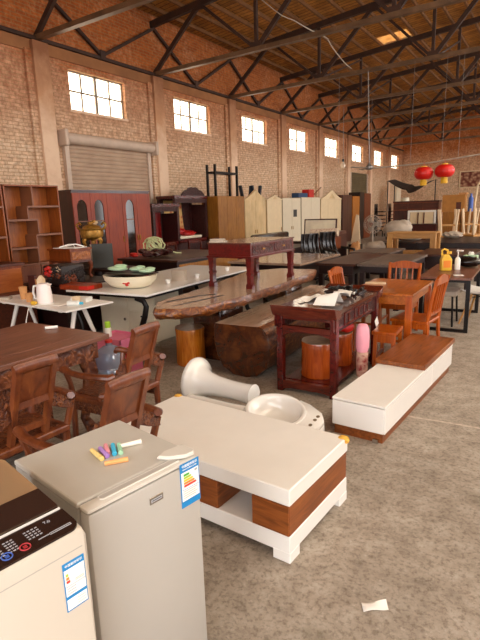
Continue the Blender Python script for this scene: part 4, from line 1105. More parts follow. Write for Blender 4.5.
# ================================================================== along the window wall
# bookcases
def bookcase(lab, loc):
    t = thing('bookcase', lab, 'bookcase', loc, 0, 'stepped brown bookcases')
    Wd, Hh, T = .98, 2.17, .022
    m = MB(); m.box(-.3, -.29, 0, Wd, .0, Hh); m.build('back_panel', M['shelf_back'], t, flat=True)
    m = MB()
    for y in (0, Wd - T): m.box(-.3, 0, y, y + T, 0, Hh)
    m.box(-.3, 0, 0, Wd, Hh - T, Hh).box(-.3, 0, 0, Wd, 0, .06); m.build('frame', M['shelf_wood'], t, flat=True)
    for y0, y1, z in ((.37, Wd, 1.84), (0, .54, 1.64), (.48, Wd, 1.4), (0, .5, 1.21), (0, Wd, .95)):
        m = MB(); m.box(-.29, .003, y0, y1, z - .014, z + .014); m.build('shelf', M['shelf_edge'], t, flat=True)
    for y, z0, z1 in ((.48, 1.85, 2.15), (.37, 1.65, 1.83), (.53, 1.41, 1.63), (.48, .96, 1.39)):
        m = MB(); m.box(-.29, .002, y - .011, y + .011, z0, z1); m.build('divider', M['shelf_edge'], t, flat=True)
    for y0, y1 in ((.03, .48), (.5, .95)):
        m = MB(); m.box(-.02, .0, y0, y1, .08, .93); d = m.build('door', M['shelf_wood'], t, flat=True)
        m = MB(); m.lathe([(.014, 0), (.01, .02)], 10, Matrix.Translation((.0, y1 - .05 if y0 < .1 else y0 + .05, .6)) @ Matrix.Rotation(PI / 2, 4, 'Y')); m.build('knob', M['chrome'], d)
    return t
b = bookcase('stepped brown bookcase standing next to the red wardrobe', (-7.0, 4.6, 0))
dup(b, (-6.98, 3.58, 0), 0, 'stepped brown bookcase cut off by the picture edge, next to its twin')
# low wooden sideboard in front of the bookcases
t = thing('wooden_sideboard', 'plain orange-brown wooden sideboard behind the white trestle table', 'sideboard', (-6.5, 4.05, 0))
m = MB(); m.box(-.22, .2, -.95, .22, .3, 1.04, b=.004); m.build('body', M['brown_mid'], t, flat=True)
m = MB(); m.box(-.24, .22, -.97, .26, 1.04, 1.07); m.build('top_board', M['brown_edge'], t, flat=True)
m = MB(); m.box(.2, .212, -.93, .2, .34, 1.0); m.build('front_panel', wood('sideboard_front', '#8a421a', '#a85824', '#b8692f', .35, (9, 1, 9), 3), t, flat=True)
m = MB(); m.box(-.2, .24, -.95, .24, .12, .3, b=.004); m.build('lower_drawer', M['brown_mid'], t, flat=True)
for sy in (-1, 1):
    m = MB(); m.box(-.2, .18, sy * .5 - .4, sy * .5 - .3, 0, .12); m.build('foot', M['brown_mid'], t, flat=True)
m = MB(); m.box(-.03, .03, -.12, .12, 0, .42, b=.004); t = thing('blue_case', 'flat blue case standing upright against the sideboard', 'case', (-6.14, 3.62, .7)); m.build('shell', M['blue_paint'], t, flat=True)
m = MB(); m.box(.03, .034, -.08, .08, .1, .32); m.build('front_panel', M['blue_paint'], t, flat=True)
m = MB(); m.box(-.12, .12, -.4, .4, 0, .7, b=.004); o = m.build('storage_box', M['brown_edge'], loc=(-6.12, 3.82, 0)); tag(o, 'low brown box under the blue case, beside the sideboard', 'box')
# dark chest with small carved stand and flower piece
t = thing('dark_chest', 'low dark wooden chest carrying the small carved stand', 'chest', (-6.02, 4.86, 0))
m = MB(); m.box(-.48, .5, -.52, .52, .08, .72, b=.006); m.build('body', M['ebony'], t, flat=True)
m = MB(); m.box(-.5, .52, -.54, .54, .72, .75, b=.004); m.build('lid', M['ebony'], t, flat=True)
for sx in (-.42, .42):
    for sy in (-.45, .45):
        m = MB(); m.box(sx - .05, sx + .05, sy - .05, sy + .05, 0, .08); m.build('foot', M['ebony'], t, flat=True)
t = thing('carved_stand', 'small reddish-brown carved wooden stand on the dark chest', 'stand', (-6.23, 5.06, .76))
m = MB(); m.box(-.26, .26, -.21, .21, .42, .45, b=.004); m.build('top', M['brown_mid'], t, flat=True)
m = MB(); m.box(-.24, .24, -.19, .19, .27, .42); m.build('drawer_case', M['brown_mid'], t, flat=True)
m = MB(); m.box(.24, .25, -.17, .17, .29, .4); m.build('carved_drawer', carved('stand_carving', '#8a4a1e', '#b06a30', 30), t, flat=True)
m = MB(); m.box(-.25, .25, -.2, .2, .24, .27); m.build('waist', M['brown_edge'], t, flat=True)
for sx in (-1, 1):
    for sy in (-1, 1):
        m = MB(); m.tube([(sx * .22, sy * .17, .25), (sx * .235, sy * .18, .18), (sx * .21, sy * .16, .06), (sx * .23, sy * .175, 0)], [.035, .03, .02, .025], 8); m.build('leg', M['brown_mid'], t)
m = MB(); m.box(-.2, .2, -.14, .14, 0, .006)
m.tube([(-.12, -.1, .012), (-.02, 0, .05), (.1, .02, .05), (.18, .1, .012)], .01, 6); m.tube([(-.15, .05, .012), (0, .08, .04), (.15, -.08, .012)], .008, 6)
o = m.build('newspaper', M['paper'], loc=(-6.2, 5.05, 1.213), rz=.2); tag(o, 'crumpled newspaper lying on the small carved stand', 'newspaper')
t = thing('lacquer_flower_box', 'black lacquer box covered with carved flowers, one of them red, on the chest', 'box', (-5.78, 4.56, .751))
m = MB(); m.box(-.2, .2, -.2, .2, 0, .28, b=.03); m.build('body', M['flower_dark'], t, ang=30)
rnd = random.Random(11)
def petals(mb, c, r, nrm):
    for k in range(5):
        a = 2 * PI * k / 5; off = (0, math.cos(a) * r, math.sin(a) * r) if nrm == 'x' else (math.cos(a) * r, 0, math.sin(a) * r)
        mb.blob((c[0] + off[0], c[1] + off[1], c[2] + off[2]), (r * .7, r * .7, r * .7), 1, .1, k)
for k in range(34):
    m = MB(); side = k % 2; u, v = rnd.uniform(-.15, .15), rnd.uniform(.06, .25)
    petals(m, (.2, u, v) if side else (u, -.2, v), .03, 'x' if side else 'y')
    m.build('carved_flower', M['flower_dark' if k not in (2, 5, 8, 11, 14, 17, 21, 26, 30) else ('brown_mid' if k % 4 else 'cup_cream')], t)
m = MB(); petals(m, (-.06, -.21, .2), .05, 'y'); m.build('red_flower', M['red_bright'], t)
m = MB(); m.box(-.24, .24, -.14, .14, 0, .06, b=.006)
t = thing('red_lacquer_case', 'flat red lacquer case lying on the white desk behind the kettle', 'case', (-5.22, 4.36, .752), .1); m.build('body', M['cherry'], t, flat=True)
m = MB(); m.box(.1, .242, -.142, -.02, .012, .055); m.build('red_cloth', M['red_bright'], t, flat=True)
# red wardrobe
t = thing('red_wardrobe', 'tall red-brown wardrobe with arched glass doors in front of the roller shutter', 'wardrobe', (-8.0, 6.68, 0))
Wd, Hh = 2.2, 2.17
m = MB(); m.box(-.58, -.02, 0, Wd, .06, Hh - .03); m.build('carcass', M['cherry_dark'], t, flat=True)
m = MB(); m.box(-.6, .012, -.01, Wd + .01, Hh - .03, Hh).box(-.58, 0, .0, Wd, 0, .06); m.build('cornice', M['cherry_dark'], t, flat=True)
n = 5; dw = Wd / n
for k in range(n):
    y0, y1 = k * dw + .004, (k + 1) * dw - .004; c = (y0 + y1) / 2
    if k in (2, 4):
        m = MB(); m.box(-.02, .004, y0, y1, .08, Hh - .06, b=.003); d = m.build('door', M['cherry'], t, flat=True)
    else:
        m = MB(); r = .125; zb, zt = .35, 1.82
        arch = [(c - r, zb), (c + r, zb), (c + r, zt)] + [(c + r * math.cos(a), zt + .16 * math.sin(a)) for a in [PI * q / 10 for q in range(1, 10)]] + [(c - r, zt)]
        m.box(-.02, .004, y0, c - r, .08, Hh - .06).box(-.02, .004, c + r, y1, .08, Hh - .06).box(-.02, .004, c - r, c + r, .08, zb)
        top = [(c - r, zt)] + [(c - r * math.cos(a), zt + .16 * math.sin(a)) for a in [PI * q / 10 for q in range(1, 10)]] + [(c + r, zt), (c + r, Hh - .06), (c - r, Hh - .06)]
        m.prism(top, -.02, .004, 'X')
        d = m.build('door', M['cherry'], t, flat=True)
        m = MB(); m.prism(arch, -.014, -.01, 'X'); m.build('glass_pane', M['glass_dark'], d, flat=True)
        m = MB(); m.box(-.009, .0, c - r, c + r, 1.55, 1.57); m.build('glazing_bar', M['shelf_edge'], d, flat=True)
    m = MB(); yk = y1 - .03 if k in (0, 2, 3) else y0 + .03
    m.cbox((.015, yk, 1.15), (.02, .016, .12)); m.build('handle', M['gold'], d, flat=True)
# bronze censer on a pedestal, dark board
t = thing('black_pedestal', 'tall black pedestal carrying the golden censer', 'pedestal', (-7.2, 6.38, 0))
m = MB(); m.box(-.2, .2, -.2, .2, .04, 1.04, b=.006); m.build('column', M['ebony'], t, flat=True)
m = MB(); m.box(-.24, .24, -.24, .24, 1.04, 1.08, b=.004).box(-.24, .24, -.24, .24, 0, .04); m.build('top_plate', M['ebony'], t, flat=True)
t = thing('bronze_censer', 'golden bronze tripod censer with handles on the black pedestal', 'censer', (-7.2, 6.38, 1.108), .3)
m = MB(); m.lathe([(0, .14), (.13, .14), (.19, .18), (.21, .25), (.2, .3), (.215, .33), (.19, .335), (0, .33)], 24); m.build('bowl', M['gold'], t)
for a in range(3):
    m = MB(); x, y = .15 * math.cos(a * 2.09), .15 * math.sin(a * 2.09)
    m.tube([(x * .8, y * .8, .18), (x * 1.15, y * 1.15, .11), (x, y, .04), (x * 1.2, y * 1.2, 0)], [.05, .036, .026, .04], 8); m.build('leg', M['gold'], t)
for s in (-1, 1):
    m = MB(); m.tube([(s * .18, 0, .3), (s * .27, 0, .34), (s * .3, 0, .4), (s * .25, 0, .44), (s * .21, 0, .4)], .022, 8); m.build('handle', M['gold'], t)
m = MB(); m.lathe([(.17, .336), (.15, .37), (.09, .4), (.03, .41), (0, .41)], 20); m.blob((0, 0, .43), (.05, .07, .04), 2, .2, 3); m.blob((.05, .02, .46), (.035, .03, .03), 2, .2, 3); m.build('lion_lid', M['gold'], t)
m = MB(); m.blob((-.02, .1, .43), (.09, .07, .05), 2, .2, 9); m.build('paper_wad', M['cup_cream'], t)
t = thing('dark_side_table', 'small dark side table between the dark chest and the pedestal', 'table', (-6.45, 6.05, 0))
m = MB(); m.box(-.45, .45, -.3, .3, .76, .8, b=.004); m.build('tabletop', M['ebony'], t, flat=True)
for sx in (-1, 1):
    for sy in (-1, 1):
        m = MB(); m.box(sx * .4 - .04, sx * .4 + .04, sy * .25 - .04, sy * .25 + .04, 0, .76); m.build('leg', M['ebony'], t, flat=True)
m = MB(); m.cbox((0, 0, .2), (.34, .03, .4), rx=R(-8)); t = thing('dark_board', 'dark grey board leaning beside the black pedestal', 'board', (-6.5, 5.95, .805), R(42)); m.build('board', M['slate'], t, flat=True)
m = MB(); m.tube([(-.19, .03, .395), (-.17, -.03, .0)], .012, 6); m.build('edge_strip', M['dust_grey'], t)
# dark red display tables
t = thing('dark_display_table', 'long dark wooden display table with a case below, behind the white desk', 'table', (-6.45, 7.95, 0))
m = MB(); m.box(-.75, .75, -1.0, 1.2, .8, .84, b=.004); m.build('tabletop', M['dark_top'], t, flat=True)
m = MB(); m.box(-.68, .68, -.94, 1.14, .3, .8); m.build('case', M['ebony'], t, flat=True)
m = MB(); m.box(.68, .69, -.88, .05, .4, .75).box(.68, .69, .12, 1.08, .4, .75); m.build('front_panel', M['oak_brown'], t, flat=True)
for sx in (-.6, .6):
    for sy in (-.85, 1.05):
        m = MB(); m.box(sx - .06, sx + .06, sy - .06, sy + .06, 0, .3); m.build('leg', M['ebony'], t, flat=True)
t = thing('carved_root_ornament', 'dark red carved root ornament lying on the display table under the hose', 'ornament', (-6.6, 7.35, .841))
rnd = random.Random(5); m = MB()
for k in range(10): m.blob((rnd.uniform(-.3, .3), rnd.uniform(-.25, .25), .065 + rnd.uniform(0, .05)), (.1, .09, .05), 2, .2, k)
m.build('root_mass', M['mahogany_carved'], t)
m = MB(); m.blob((-.3, -.25, .06), (.09, .07, .045), 2, .2, 2); m.build('red_end', M['red_bright'], t)
t = thing('coiled_hose', 'pale green coiled plastic hose heaped on the dark display table', 'hose', (-6.95, 7.75, .841))
rnd = random.Random(21); m = MB()
for k in range(9):
    tilt_, az = rnd.uniform(-.9, .9), rnd.uniform(0, PI); rad = rnd.uniform(.11, .19)
    Mx = Matrix.Rotation(az, 3, 'Z') @ Matrix.Rotation(PI / 2 * .7 + tilt_ * .5, 3, 'X')
    m.tube([Mx @ Vector((rad * math.cos(a * PI / 12) * 1.2, rad * math.sin(a * PI / 12), rnd.uniform(-.006, .006))) + Vector((rnd.uniform(-.02, .02), 0, .2)) for a in range(24)], .014, 6, True)
m.build('hose_coils', M['hose_green'], t)
m = MB(); m.tube([(.1, .15, .1), (.2, .25, .06), (.3, .35, .02), (.36, .42, .014)], .014, 6); m.build('hose_end', M['hose_green'], t)
m = MB(); m.blob((0, 0, .062), (.1, .06, .05), 2, .15, 2); o = m.build('steel_teapot', M['chrome'], loc=(-5.85, 8.3, .841)); tag(o, 'small shiny metal lump on the far end of the dark display table', 'teapot')
# two carved throne seats
def throne(lab, loc, W, H, cloth, crest, rz=0):
    t = thing('carved_throne', lab, 'throne', loc, rz)
    c = M['mahogany_carved']
    m = MB(); m.box(-.3, .35, 0, W, .82, .92, b=.006); m.build('seat', M['mahogany'], t, flat=True)
    m = MB(); m.box(-.28, .33, .03, W - .03, .1, .82); m.build('base_case', c, t, flat=True)
    for y in (.0, W - .09):
        for x in (-.3, .27):
            m = MB(); m.box(x, x + .08, y, y + .09, 0, H - (.0 if x < 0 else .05), b=.006); m.build('post', c, t, flat=True)
        m = MB(); m.box(-.24, .28, y + .03, y + .055, .92, 1.12 if y < .1 else H - .25); m.build('side_panel', c, t, flat=True)
    m = MB(); m.box(-.3, -.25, .05, W - .05, .92, H - .05); m.build('back_panel', c, t, flat=True)
    m = MB(); m.box(-.32, .36, -.02, W + .02, H - .08, H); m.build('top_rail', M['mahogany'], t, flat=True)
    m = MB(); m.box(.3, .34, .09, W - .09, H - .2, H - .08); m.build('front_fret', c, t, flat=True)
    if cloth == 'red':
        m = MB(); m.grid(lambda u, v: (-.2 + .03 * math.sin(v * 9), .14 + (W - .28) * v, .93 + .75 * u), 6, 14, .02); m.build('red_hanging', M['red_silk'], t, ang=80)
    else:
        m = MB(); m.grid(lambda u, v: (-.2 + .1 * (1 - u) ** 2, .15 + (W - .7) * v, .95 + 1.05 * u), 8, 6, .06); m.build('floral_back_cushion', M['fabric_floral'], t, ang=80)
        m = MB(); m.box(-.15, .3, .12, W - .25, .921, 1.0, b=.03); m.build('seat_cushion', M['bowl_cream'], t, ang=30)
        m = MB(); m.blob((.1, W * .55, 1.06), (.16, .3, .08), 3, .12, 3); m.blob((0, W * .4, 1.12), (.12, .2, .1), 3, .12, 3); m.build('red_cloth', M['red_silk'], t)
    if crest:
        m = MB(); P = [(W * .38, H)]
        for k in range(13):
            u = k / 12; P.append((W * .38 + W * .72 * u, H + .03 + .2 * math.sin(PI * u) + .035 * abs(math.sin(u * PI * 4))))
        P.append((W * 1.1, H)); m.prism(P, .1, .16, 'X'); m.build('carved_crest', c, t, flat=True)
    return t
throne('dark carved wooden throne with a red cloth hanging inside', (-8.95, 9.62, 0), 1.05, 1.9, 'red', False)
throne('larger dark carved throne with floral cushion, red cloth and a scalloped crest', (-9.3, 10.95, 0), 1.5, 2.12, 'floral', True)
def frame_chair(lab, loc, rz):
    t = thing('red_frame_chair', lab, 'chair', loc, rz, 'dark red frame chairs')
    m = MB(); m.box(-.22, .22, -.25, .25, .42, .46); m.build('seat', M['mahogany'], t, flat=True)
    for sx in (-.2, .2):
        for sy in (-.23, .23):
            m = MB(); m.box(sx - .02, sx + .02, sy - .02, sy + .02, 0, .42 if sx > 0 else .95); m.build('leg', M['mahogany_end'], t, flat=True)
    m = MB(); m.box(-.215, -.185, -.23, .23, .88, .95).box(-.21, -.19, -.23, .23, .62, .67); m.build('back_rail', M['mahogany_end'], t, flat=True)
    for s in (-.23, .23):
        m = MB(); m.bar((-.2, s, .7), (.2, s, .66), .03).bar((.2, s, .66), (.2, s, .42), .03); m.build('arm', M['mahogany_end'], t, flat=True)
    return t
c0 = frame_chair('dark red frame chair in front of the throne with the red cloth', (-7.95, 9.75, 0), R(10))
dup(c0, (-7.85, 10.55, 0), R(-5), 'dark red frame chair between the two thrones, a step in front')
dup(c0, (-7.8, 11.4, 0), R(5), 'dark red frame chair in front of the throne with floral cushion')
# brown wardrobe with black frame on top
def slab_wardrobe(name, lab, y0, y1, h, mat, doors=2, peak=0, depth=.6, x=-8.6, group=None, knob=True, edge=None):
    t = thing(name, lab, 'wardrobe', (x, y0, 0), 0, group)
    W = y1 - y0
    m = MB(); m.box(-depth, -.02, 0, W, .05, h); m.build('carcass', M[edge or mat], t, flat=True)
    m = MB(); m.box(-depth + .03, -.03, .02, W - .02, 0, .05); m.build('plinth', M[edge or mat], t, flat=True)
    dw = W / doors
    for k in range(doors):
        m = MB(); m.box(-.02, .0, k * dw + .004, (k + 1) * dw - .004, .07, h - .01, b=.003); d = m.build('door', M[mat], t, flat=True)
        if knob:
            m = MB(); m.cbox((.008, (k + 1) * dw - .06 if k % 2 == 0 else k * dw + .06, .95), (.014, .02, .12)); m.build('handle', M['gold'], d, flat=True)
    if peak:
        m = MB(); P = [(-.03, h)]
        for k in range(9):
            u = k / 8; P.append((W * u, h + .03 + (peak - .03) * (1 - abs(2 * u - 1)) ** 1.3))
        P.append((W + .03, h)); m.prism(P, -.05, .02, 'X'); cr_ = m.build('pointed_crest', M[mat], t, flat=True)
        m = MB(); m.prism([(W * .35, h + .03), (W * .65, h + .03), (W * .5, h + peak * .62)], .02, .03, 'X'); m.build('crest_carving', M[edge or mat], cr_, flat=True)
    return t
slab_wardrobe('brown_wardrobe', 'plain brown three-door wardrobe with a black frame stored on top', 11.83 + .68, 14.0, 2.1, 'oak_brown', 3, knob=False)
t = thing('black_bed_frame', 'black metal frame with four posts standing on the brown wardrobe', 'frame', (-8.9, 13.25, 2.101))
for x in (-.14, .14):
    for y in (-.6, .6):
        m = MB(); m.box(x - .03, x + .03, y - .03, y + .03, 0, .92); m.build('post', M['black_metal'], t, flat=True)
m = MB()
for x in (-.14, .14): m.box(x - .02, x + .02, -.6, .6, .66, .72)
for y in (-.6, .6): m.box(-.14, .14, y - .02, y + .02, .66, .72)
m.build('rail', M['black_metal'], t, flat=True)
slab_wardrobe('cream_wardrobe', 'yellow-cream wooden wardrobe with the tall pointed crest, next to the brown one', 14.03, 15.4, 1.98, 'cream_wood', 2, .34)
slab_wardrobe('cream_wardrobe', 'narrow pale cream wardrobe with a low pointed crest and one door', 15.5, 16.6, 1.98, 'cream_pale', 1, .18, edge='cream_wood')
slab_wardrobe('steel_cabinet', 'white steel cabinet with a dark notice on its door', 16.68, 18.2, 2.05, 'steel_cream', 2, 0, edge='steel_cream_dark')
m = MB(); m.box(-8.599, -8.594, 17.55, 17.85, 1.35, 1.62); o = m.build('door_notice', M['print_dark']); tag(o, 'small dark notice stuck on the steel cabinet door', 'notice')
slab_wardrobe('steel_cabinet', 'plain cream steel cabinet with a blue and a red box on top', 18.28, 20.1, 2.08, 'steel_cream', 2, 0, knob=False, edge='steel_cream_dark')
slab_wardrobe('cream_wardrobe', 'pale cream wardrobe with thin pointed crest, beside the dark tall cabinets', 20.2, 22.55, 2.0, 'cream_pale', 3, .4, knob=False, edge='cream_wood')
t = thing('upturned_stool', 'upturned dark navy stool with splayed legs on the yellow-cream wardrobe', 'stool', (-8.95, 15.02, 1.981))
m = MB(); m.box(-.2, .2, -.36, .36, 0, .05); m.build('seat', M['navy'], t, flat=True)
for sx, sy, d in ((-.15, -.3, -.14), (.15, -.1, -.08), (-.1, .1, .07), (.15, .28, .1)):
    m = MB(); m.bar((sx, sy, .05), (sx, sy + d, .48), .1, .07); m.build('leg', M['navy'], t, flat=True)
m = MB(); m.box(-.15, .15, -.42, .42, 0, .17, b=.004); o = m.build('blue_box', M['blue_box'], loc=(-8.9, 18.75, 2.081)); tag(o, 'flat dark blue box on the cream steel cabinet', 'box')
m = MB(); m.box(-.15, .15, -.25, .25, 0, .32, b=.004); o = m.build('red_box', M['red_bright'], loc=(-8.9, 19.55, 2.081)); tag(o, 'bright red box on the cream steel cabinet', 'box')
m = MB(); m.tube([(0, -.5, .0), (0, .55, .42)], .02, 6); o = m.build('wooden_stick', M['brown_mid'], loc=(-8.9, 20.35, 2.1)); tag(o, 'thin stick leaning up between the red box and the pointed crest', 'stick')
slab_wardrobe('dark_wardrobe', 'dark red-brown tall cabinet next to the pale wardrobes', 22.75, 24.0, 2.2, 'cherry_dark', 2, knob=False)
slab_wardrobe('orange_door_panel', 'bright orange wooden panel standing between dark cabinets', 24.1, 25.1, 2.15, 'orange_board', 1, depth=.15, knob=False)
slab_wardrobe('dark_wardrobe', 'narrow near-black cabinet beyond the orange panel', 25.15, 25.8, 2.35, 'ebony', 1, knob=False)
slab_wardrobe('brown_board', 'orange-brown wooden board leaning beyond the near-black cabinet', 25.85, 26.9, 2.3, 'brown_mid', 1, depth=.15, knob=False)
# stacked dark chairs, pale pieces near the far corner
def far_stack(lab, x, y, n, mat):
    t = thing('stacked_chairs', lab, 'chairs', (x, y, 0))
    for k in range(n):
        z = .3 + k * .2
        m = MB(); m.box(-.25, .25, -.25, .25, z, z + .05).box(-.25, -.2, -.25, .25, z + .05, z + .45, b=.02); m.build('chair_shell', M[mat], t, flat=True)
    for sx in (-.22, .22):
        for sy in (-.22, .22):
            m = MB(); m.box(sx - .02, sx + .02, sy - .02, sy + .02, 0, .3); m.build('leg', M['black_metal'], t, flat=True)
far_stack('stack of near-black chairs beyond the brown boards', -8.3, 27.6, 6, 'ebony')
far_stack('stack of dark red chairs near the second roller shutter', -7.9, 28.8, 6, 'cherry_dark')
t = thing('table_lamp', 'pale lamp shade standing on a dark cabinet near the far shutter', 'lamp', (-7.6, 30, 1.301))
m = MB(); m.lathe([(0, .2), (.3, .2), (.22, .75), (0, .75)], 20); m.build('lamp_shade', M['bowl_cream'], t)
m = MB(); m.lathe([(0, 0), (.14, 0), (.14, .03), (.04, .06), (.04, .2), (0, .2)], 12); m.build('base', M['brown_mid'], t)
slab_wardrobe('low_cabinet', 'low dark cabinet under the pale lamp shade', 29.4, 30.8, 1.3, 'cherry_dark', 2, x=-7.3, knob=False)
m = MB(); m.box(-.06, .06, -.5, .5, 0, 2.9); o = m.build('white_door_leaf', M['steel_cream'], loc=(-8.9, 33.3, 0)); tag(o, 'tall white door leaf standing by the far corner', 'door leaf')
# ================================================================== middle of the hall
def dark_table(name, lab, cx, cy, w, l, h, top, body, cat='table', rz=0, apron=.12):
    t = thing(name, lab, cat, (cx, cy, 0), rz)
    m = MB(); m.box(-w / 2, w / 2, -l / 2, l / 2, h - .04, h, b=.003); m.build('tabletop', M[top], t, flat=True)
    m = MB(); m.box(-w / 2 + .04, w / 2 - .04, -l / 2 + .04, l / 2 - .04, h - .04 - apron, h - .04); m.build('apron', M[body], t, flat=True)
    for sx in (-1, 1):
        for sy in (-1, 1):
            x, y = sx * (w / 2 - .07), sy * (l / 2 - .07)
            m = MB(); m.box(x - .04, x + .04, y - .04, y + .04, 0, h - .04 - apron); m.build('leg', M[body], t, flat=True)
    return t
dark_table('dark_desk', 'dark desk with a pale dusty top beyond the slab table', -4.45, 8.75, 1.5, 1.9, .75, 'slab_top', 'ebony', 'desk', apron=.3)
dark_table('dark_desk', 'black office desk farther back, beside the dark sofa', -5.9, 11.0, 1.5, 1.6, .78, 'ebony', 'ebony', 'desk', apron=.4)
dark_table('dark_low_table', 'dark brown table behind the small dining chair', -3.15, 8.95, .68, 1.9, .75, 'dark_top', 'ebony', apron=.14)
dark_table('grey_top_table', 'table with a dusty grey-brown top between dark tables and the pine bench', -2.42, 9.0, .72, 1.9, .75, 'grey_top', 'ebony', apron=.1)
dark_table('dark_low_table', 'dark table standing in front of the pine bench', -3.35, 11.05, .9, 1.2, .72, 'grey_top', 'ebony', apron=.2)
dark_table('dark_long_desk', 'long black desk under the pale upturned chairs', -2.2, 14.6, 1.5, 3.6, .76, 'ebony', 'ebony', 'desk', apron=.35)
dark_table('dark_low_table', 'dark table on the far side of the desk with black legs', -1.9, 11.2, 1.1, 1.5, .7, 'dark_top', 'ebony', apron=.25)
# dark sofa
t = thing('dark_sofa', 'dark leather sofa standing before the cream wardrobes', 'sofa', (-6.9, 13.2, 0))
m = MB(); m.box(-.4, .45, -1.0, 1.0, .1, .45, b=.05); m.build('seat', M['leather'], t, ang=30)
for sx in (-.35, .38):
    for sy in (-.9, .9):
        m = MB(); m.box(sx - .03, sx + .03, sy - .03, sy + .03, 0, .12); m.build('foot', M['black_plastic'], t, flat=True)
m = MB(); m.box(-.45, -.2, -1.0, 1.0, .3, .98, b=.06); m.build('backrest', M['leather'], t, ang=30)
for s in (-1, 1):
    m = MB(); m.box(-.45, .45, s * 1.05 - .12, s * 1.05 + .12, .05, .68, b=.05); m.build('arm', M['leather'], t, ang=30)
t = thing('dark_cabinet', 'low dark cabinet with rounded top beside the framed board', 'cabinet', (-6.4, 15.5, 0))
m = MB(); m.box(-.4, .4, -.8, .8, 0, .9, b=.06); m.build('body', M['cherry_dark'], t, ang=30)
m = MB(); m.box(.4, .41, -.75, -.02, .12, .8).box(.4, .41, .02, .75, .12, .8); m.build('door', M['cherry_dark'], t, flat=True)
# framed picture lying up, carpet roll
t = thing('framed_picture', 'large pale picture in a thin dark frame propped on a dark table', 'picture', (-5.62, 13.1, .63), 0, rot=(R(-8), 0, R(4)))
m = MB(); m.box(-.44, .44, -.015, .015, .02, .72); m.build('canvas', M['picture_cream'], t, flat=True)
m = MB(); m.box(-.47, .47, -.025, .025, 0, .03).box(-.47, .47, -.025, .025, .71, .74).box(-.47, -.44, -.025, .025, 0, .74).box(.44, .47, -.025, .025, 0, .74); m.build('frame', M['cherry_dark'], t, flat=True)
dark_table('dark_stand', 'dark stand under the framed picture and the carpet roll', -5.45, 12.6, 1.25, 1.3, .62, 'ebony', 'ebony', 'stand', apron=.3)
m = MB(); m.box(-.35, .35, -.25, .25, 0, .3, b=.005); o = m.build('wooden_crate', M['brown_mid'], loc=(-5.15, 12.35, .621)); tag(o, 'brown crate under the rolled carpet', 'crate')
t = thing('carpet_roll', 'rolled pale carpet with a pattern lying above the leather armchairs', 'carpet', (-5.1, 12.2, 1.028), R(8))
m = MB(); m.tube([(-.36, 0, 0), (.36, 0, .02)], .105, 20); m.build('roll', M['carpet_roll'], t)
m = MB(); m.tube([(-.365, 0, 0), (-.36, 0, 0)], .06, 14); m.build('roll_core', M['ebony'], t)
# leather armchairs
def leather_chair(lab, loc, rz):
    t = thing('leather_armchair', lab, 'armchair', loc, rz, 'black leather office armchairs')
    m = MB(); m.box(-.27, .27, -.27, .27, .38, .5, b=.04); m.build('seat', M['leather'], t, ang=30)
    m = MB(); m.grid(lambda u, v: (-.26 + .5 * v, .22 + .16 * u + .08 * math.sin(u * PI) - .1 * (1 - (2 * v - 1) ** 2) * .4, .48 + .62 * u), 10, 6, .06); m.build('backrest', M['leather'], t, ang=80)
    m = MB()
    for k in range(4): m.tube([(-.2 + .13 * k, .2 + .16 * u - .0 + .08 * math.sin(u * PI) - .02, .5 + .58 * u) for u in (0, .25, .5, .75, 1)], .025, 6)
    m.build('padding_rib', M['leather'], t)
    for s in (-1, 1):
        m = MB(); m.tube([(s * .3, .22, .72), (s * .31, 0, .7), (s * .31, -.2, .68), (s * .3, -.24, .55), (s * .28, -.15, .42)], .028, 8); m.build('arm', M['black_plastic'], t)
    m = MB(); m.lathe([(.03, .08), (.03, .38)], 10)
    m.build('column', M['chrome'], t)
    for k in range(5):
        a = 2 * PI * k / 5; m = MB(); m.bar((0, 0, .1), (.3 * math.cos(a), .3 * math.sin(a), .06), .04, .03); lg = m.build('leg', M['black_plastic'], t, flat=True)
        m = MB(); m.blob((.3 * math.cos(a), .3 * math.sin(a), .03), (.03, .03, .03), 1, 0); m.build('caster', M['black_plastic'], lg)
    return t
lc = leather_chair('black leather armchair nearer the slab table, below the carpet roll', (-4.52, 10.6, 0), R(62))
dup(lc, (-4.40, 11.42, 0), R(66), 'black leather armchair between its twin and the electric fan')
# electric fan and wrapped clutter
t = thing('electric_fan', 'grey standing electric fan with a round wire cage among the clutter', 'fan', (-4.15, 13.2, 0), R(-10))
m = MB(); m.lathe([(0, 0), (.2, 0), (.19, .03), (.05, .06), (0, .06)], 20); m.build('base', M['fan_cage'], t)
m = MB(); m.lathe([(.02, .05), (.018, 1.1)], 10); m.build('pole', M['fan_cage'], t)
m = MB(); m.tube([(0, .02, 1.2), (0, .16, 1.2)], [.07, .05], 14); m.build('motor', M['fan_cage'], t)
m = MB()
for q, yy in ((.24, 0), (.24, -.05), (.17, -.07), (.1, -.08), (.17, .03)): m.tube([(q * math.cos(a * PI / 14), yy, 1.2 + q * math.sin(a * PI / 14)) for a in range(28)], .006, 5, True)
for k in range(24):
    a = 2 * PI * k / 24; m.tube([(.05 * math.cos(a), -.085, 1.2 + .05 * math.sin(a)), (.17 * math.cos(a), -.07, 1.2 + .17 * math.sin(a)), (.24 * math.cos(a), -.02, 1.2 + .24 * math.sin(a))], .004, 4)
m.build('cage', M['fan_cage'], t)
for k in range(3):
    a = 2 * PI * k / 3; m = MB(); m.prism([(.02 * math.cos(a + .8), 1.2 + .02 * math.sin(a + .8)), (.2 * math.cos(a + .5), 1.2 + .2 * math.sin(a + .5)), (.21 * math.cos(a), 1.2 + .21 * math.sin(a)), (.19 * math.cos(a - .4), 1.2 + .19 * math.sin(a - .4))], -.02, -.014, 'Y'); m.build('blade', M['dust_grey'], t, flat=True)
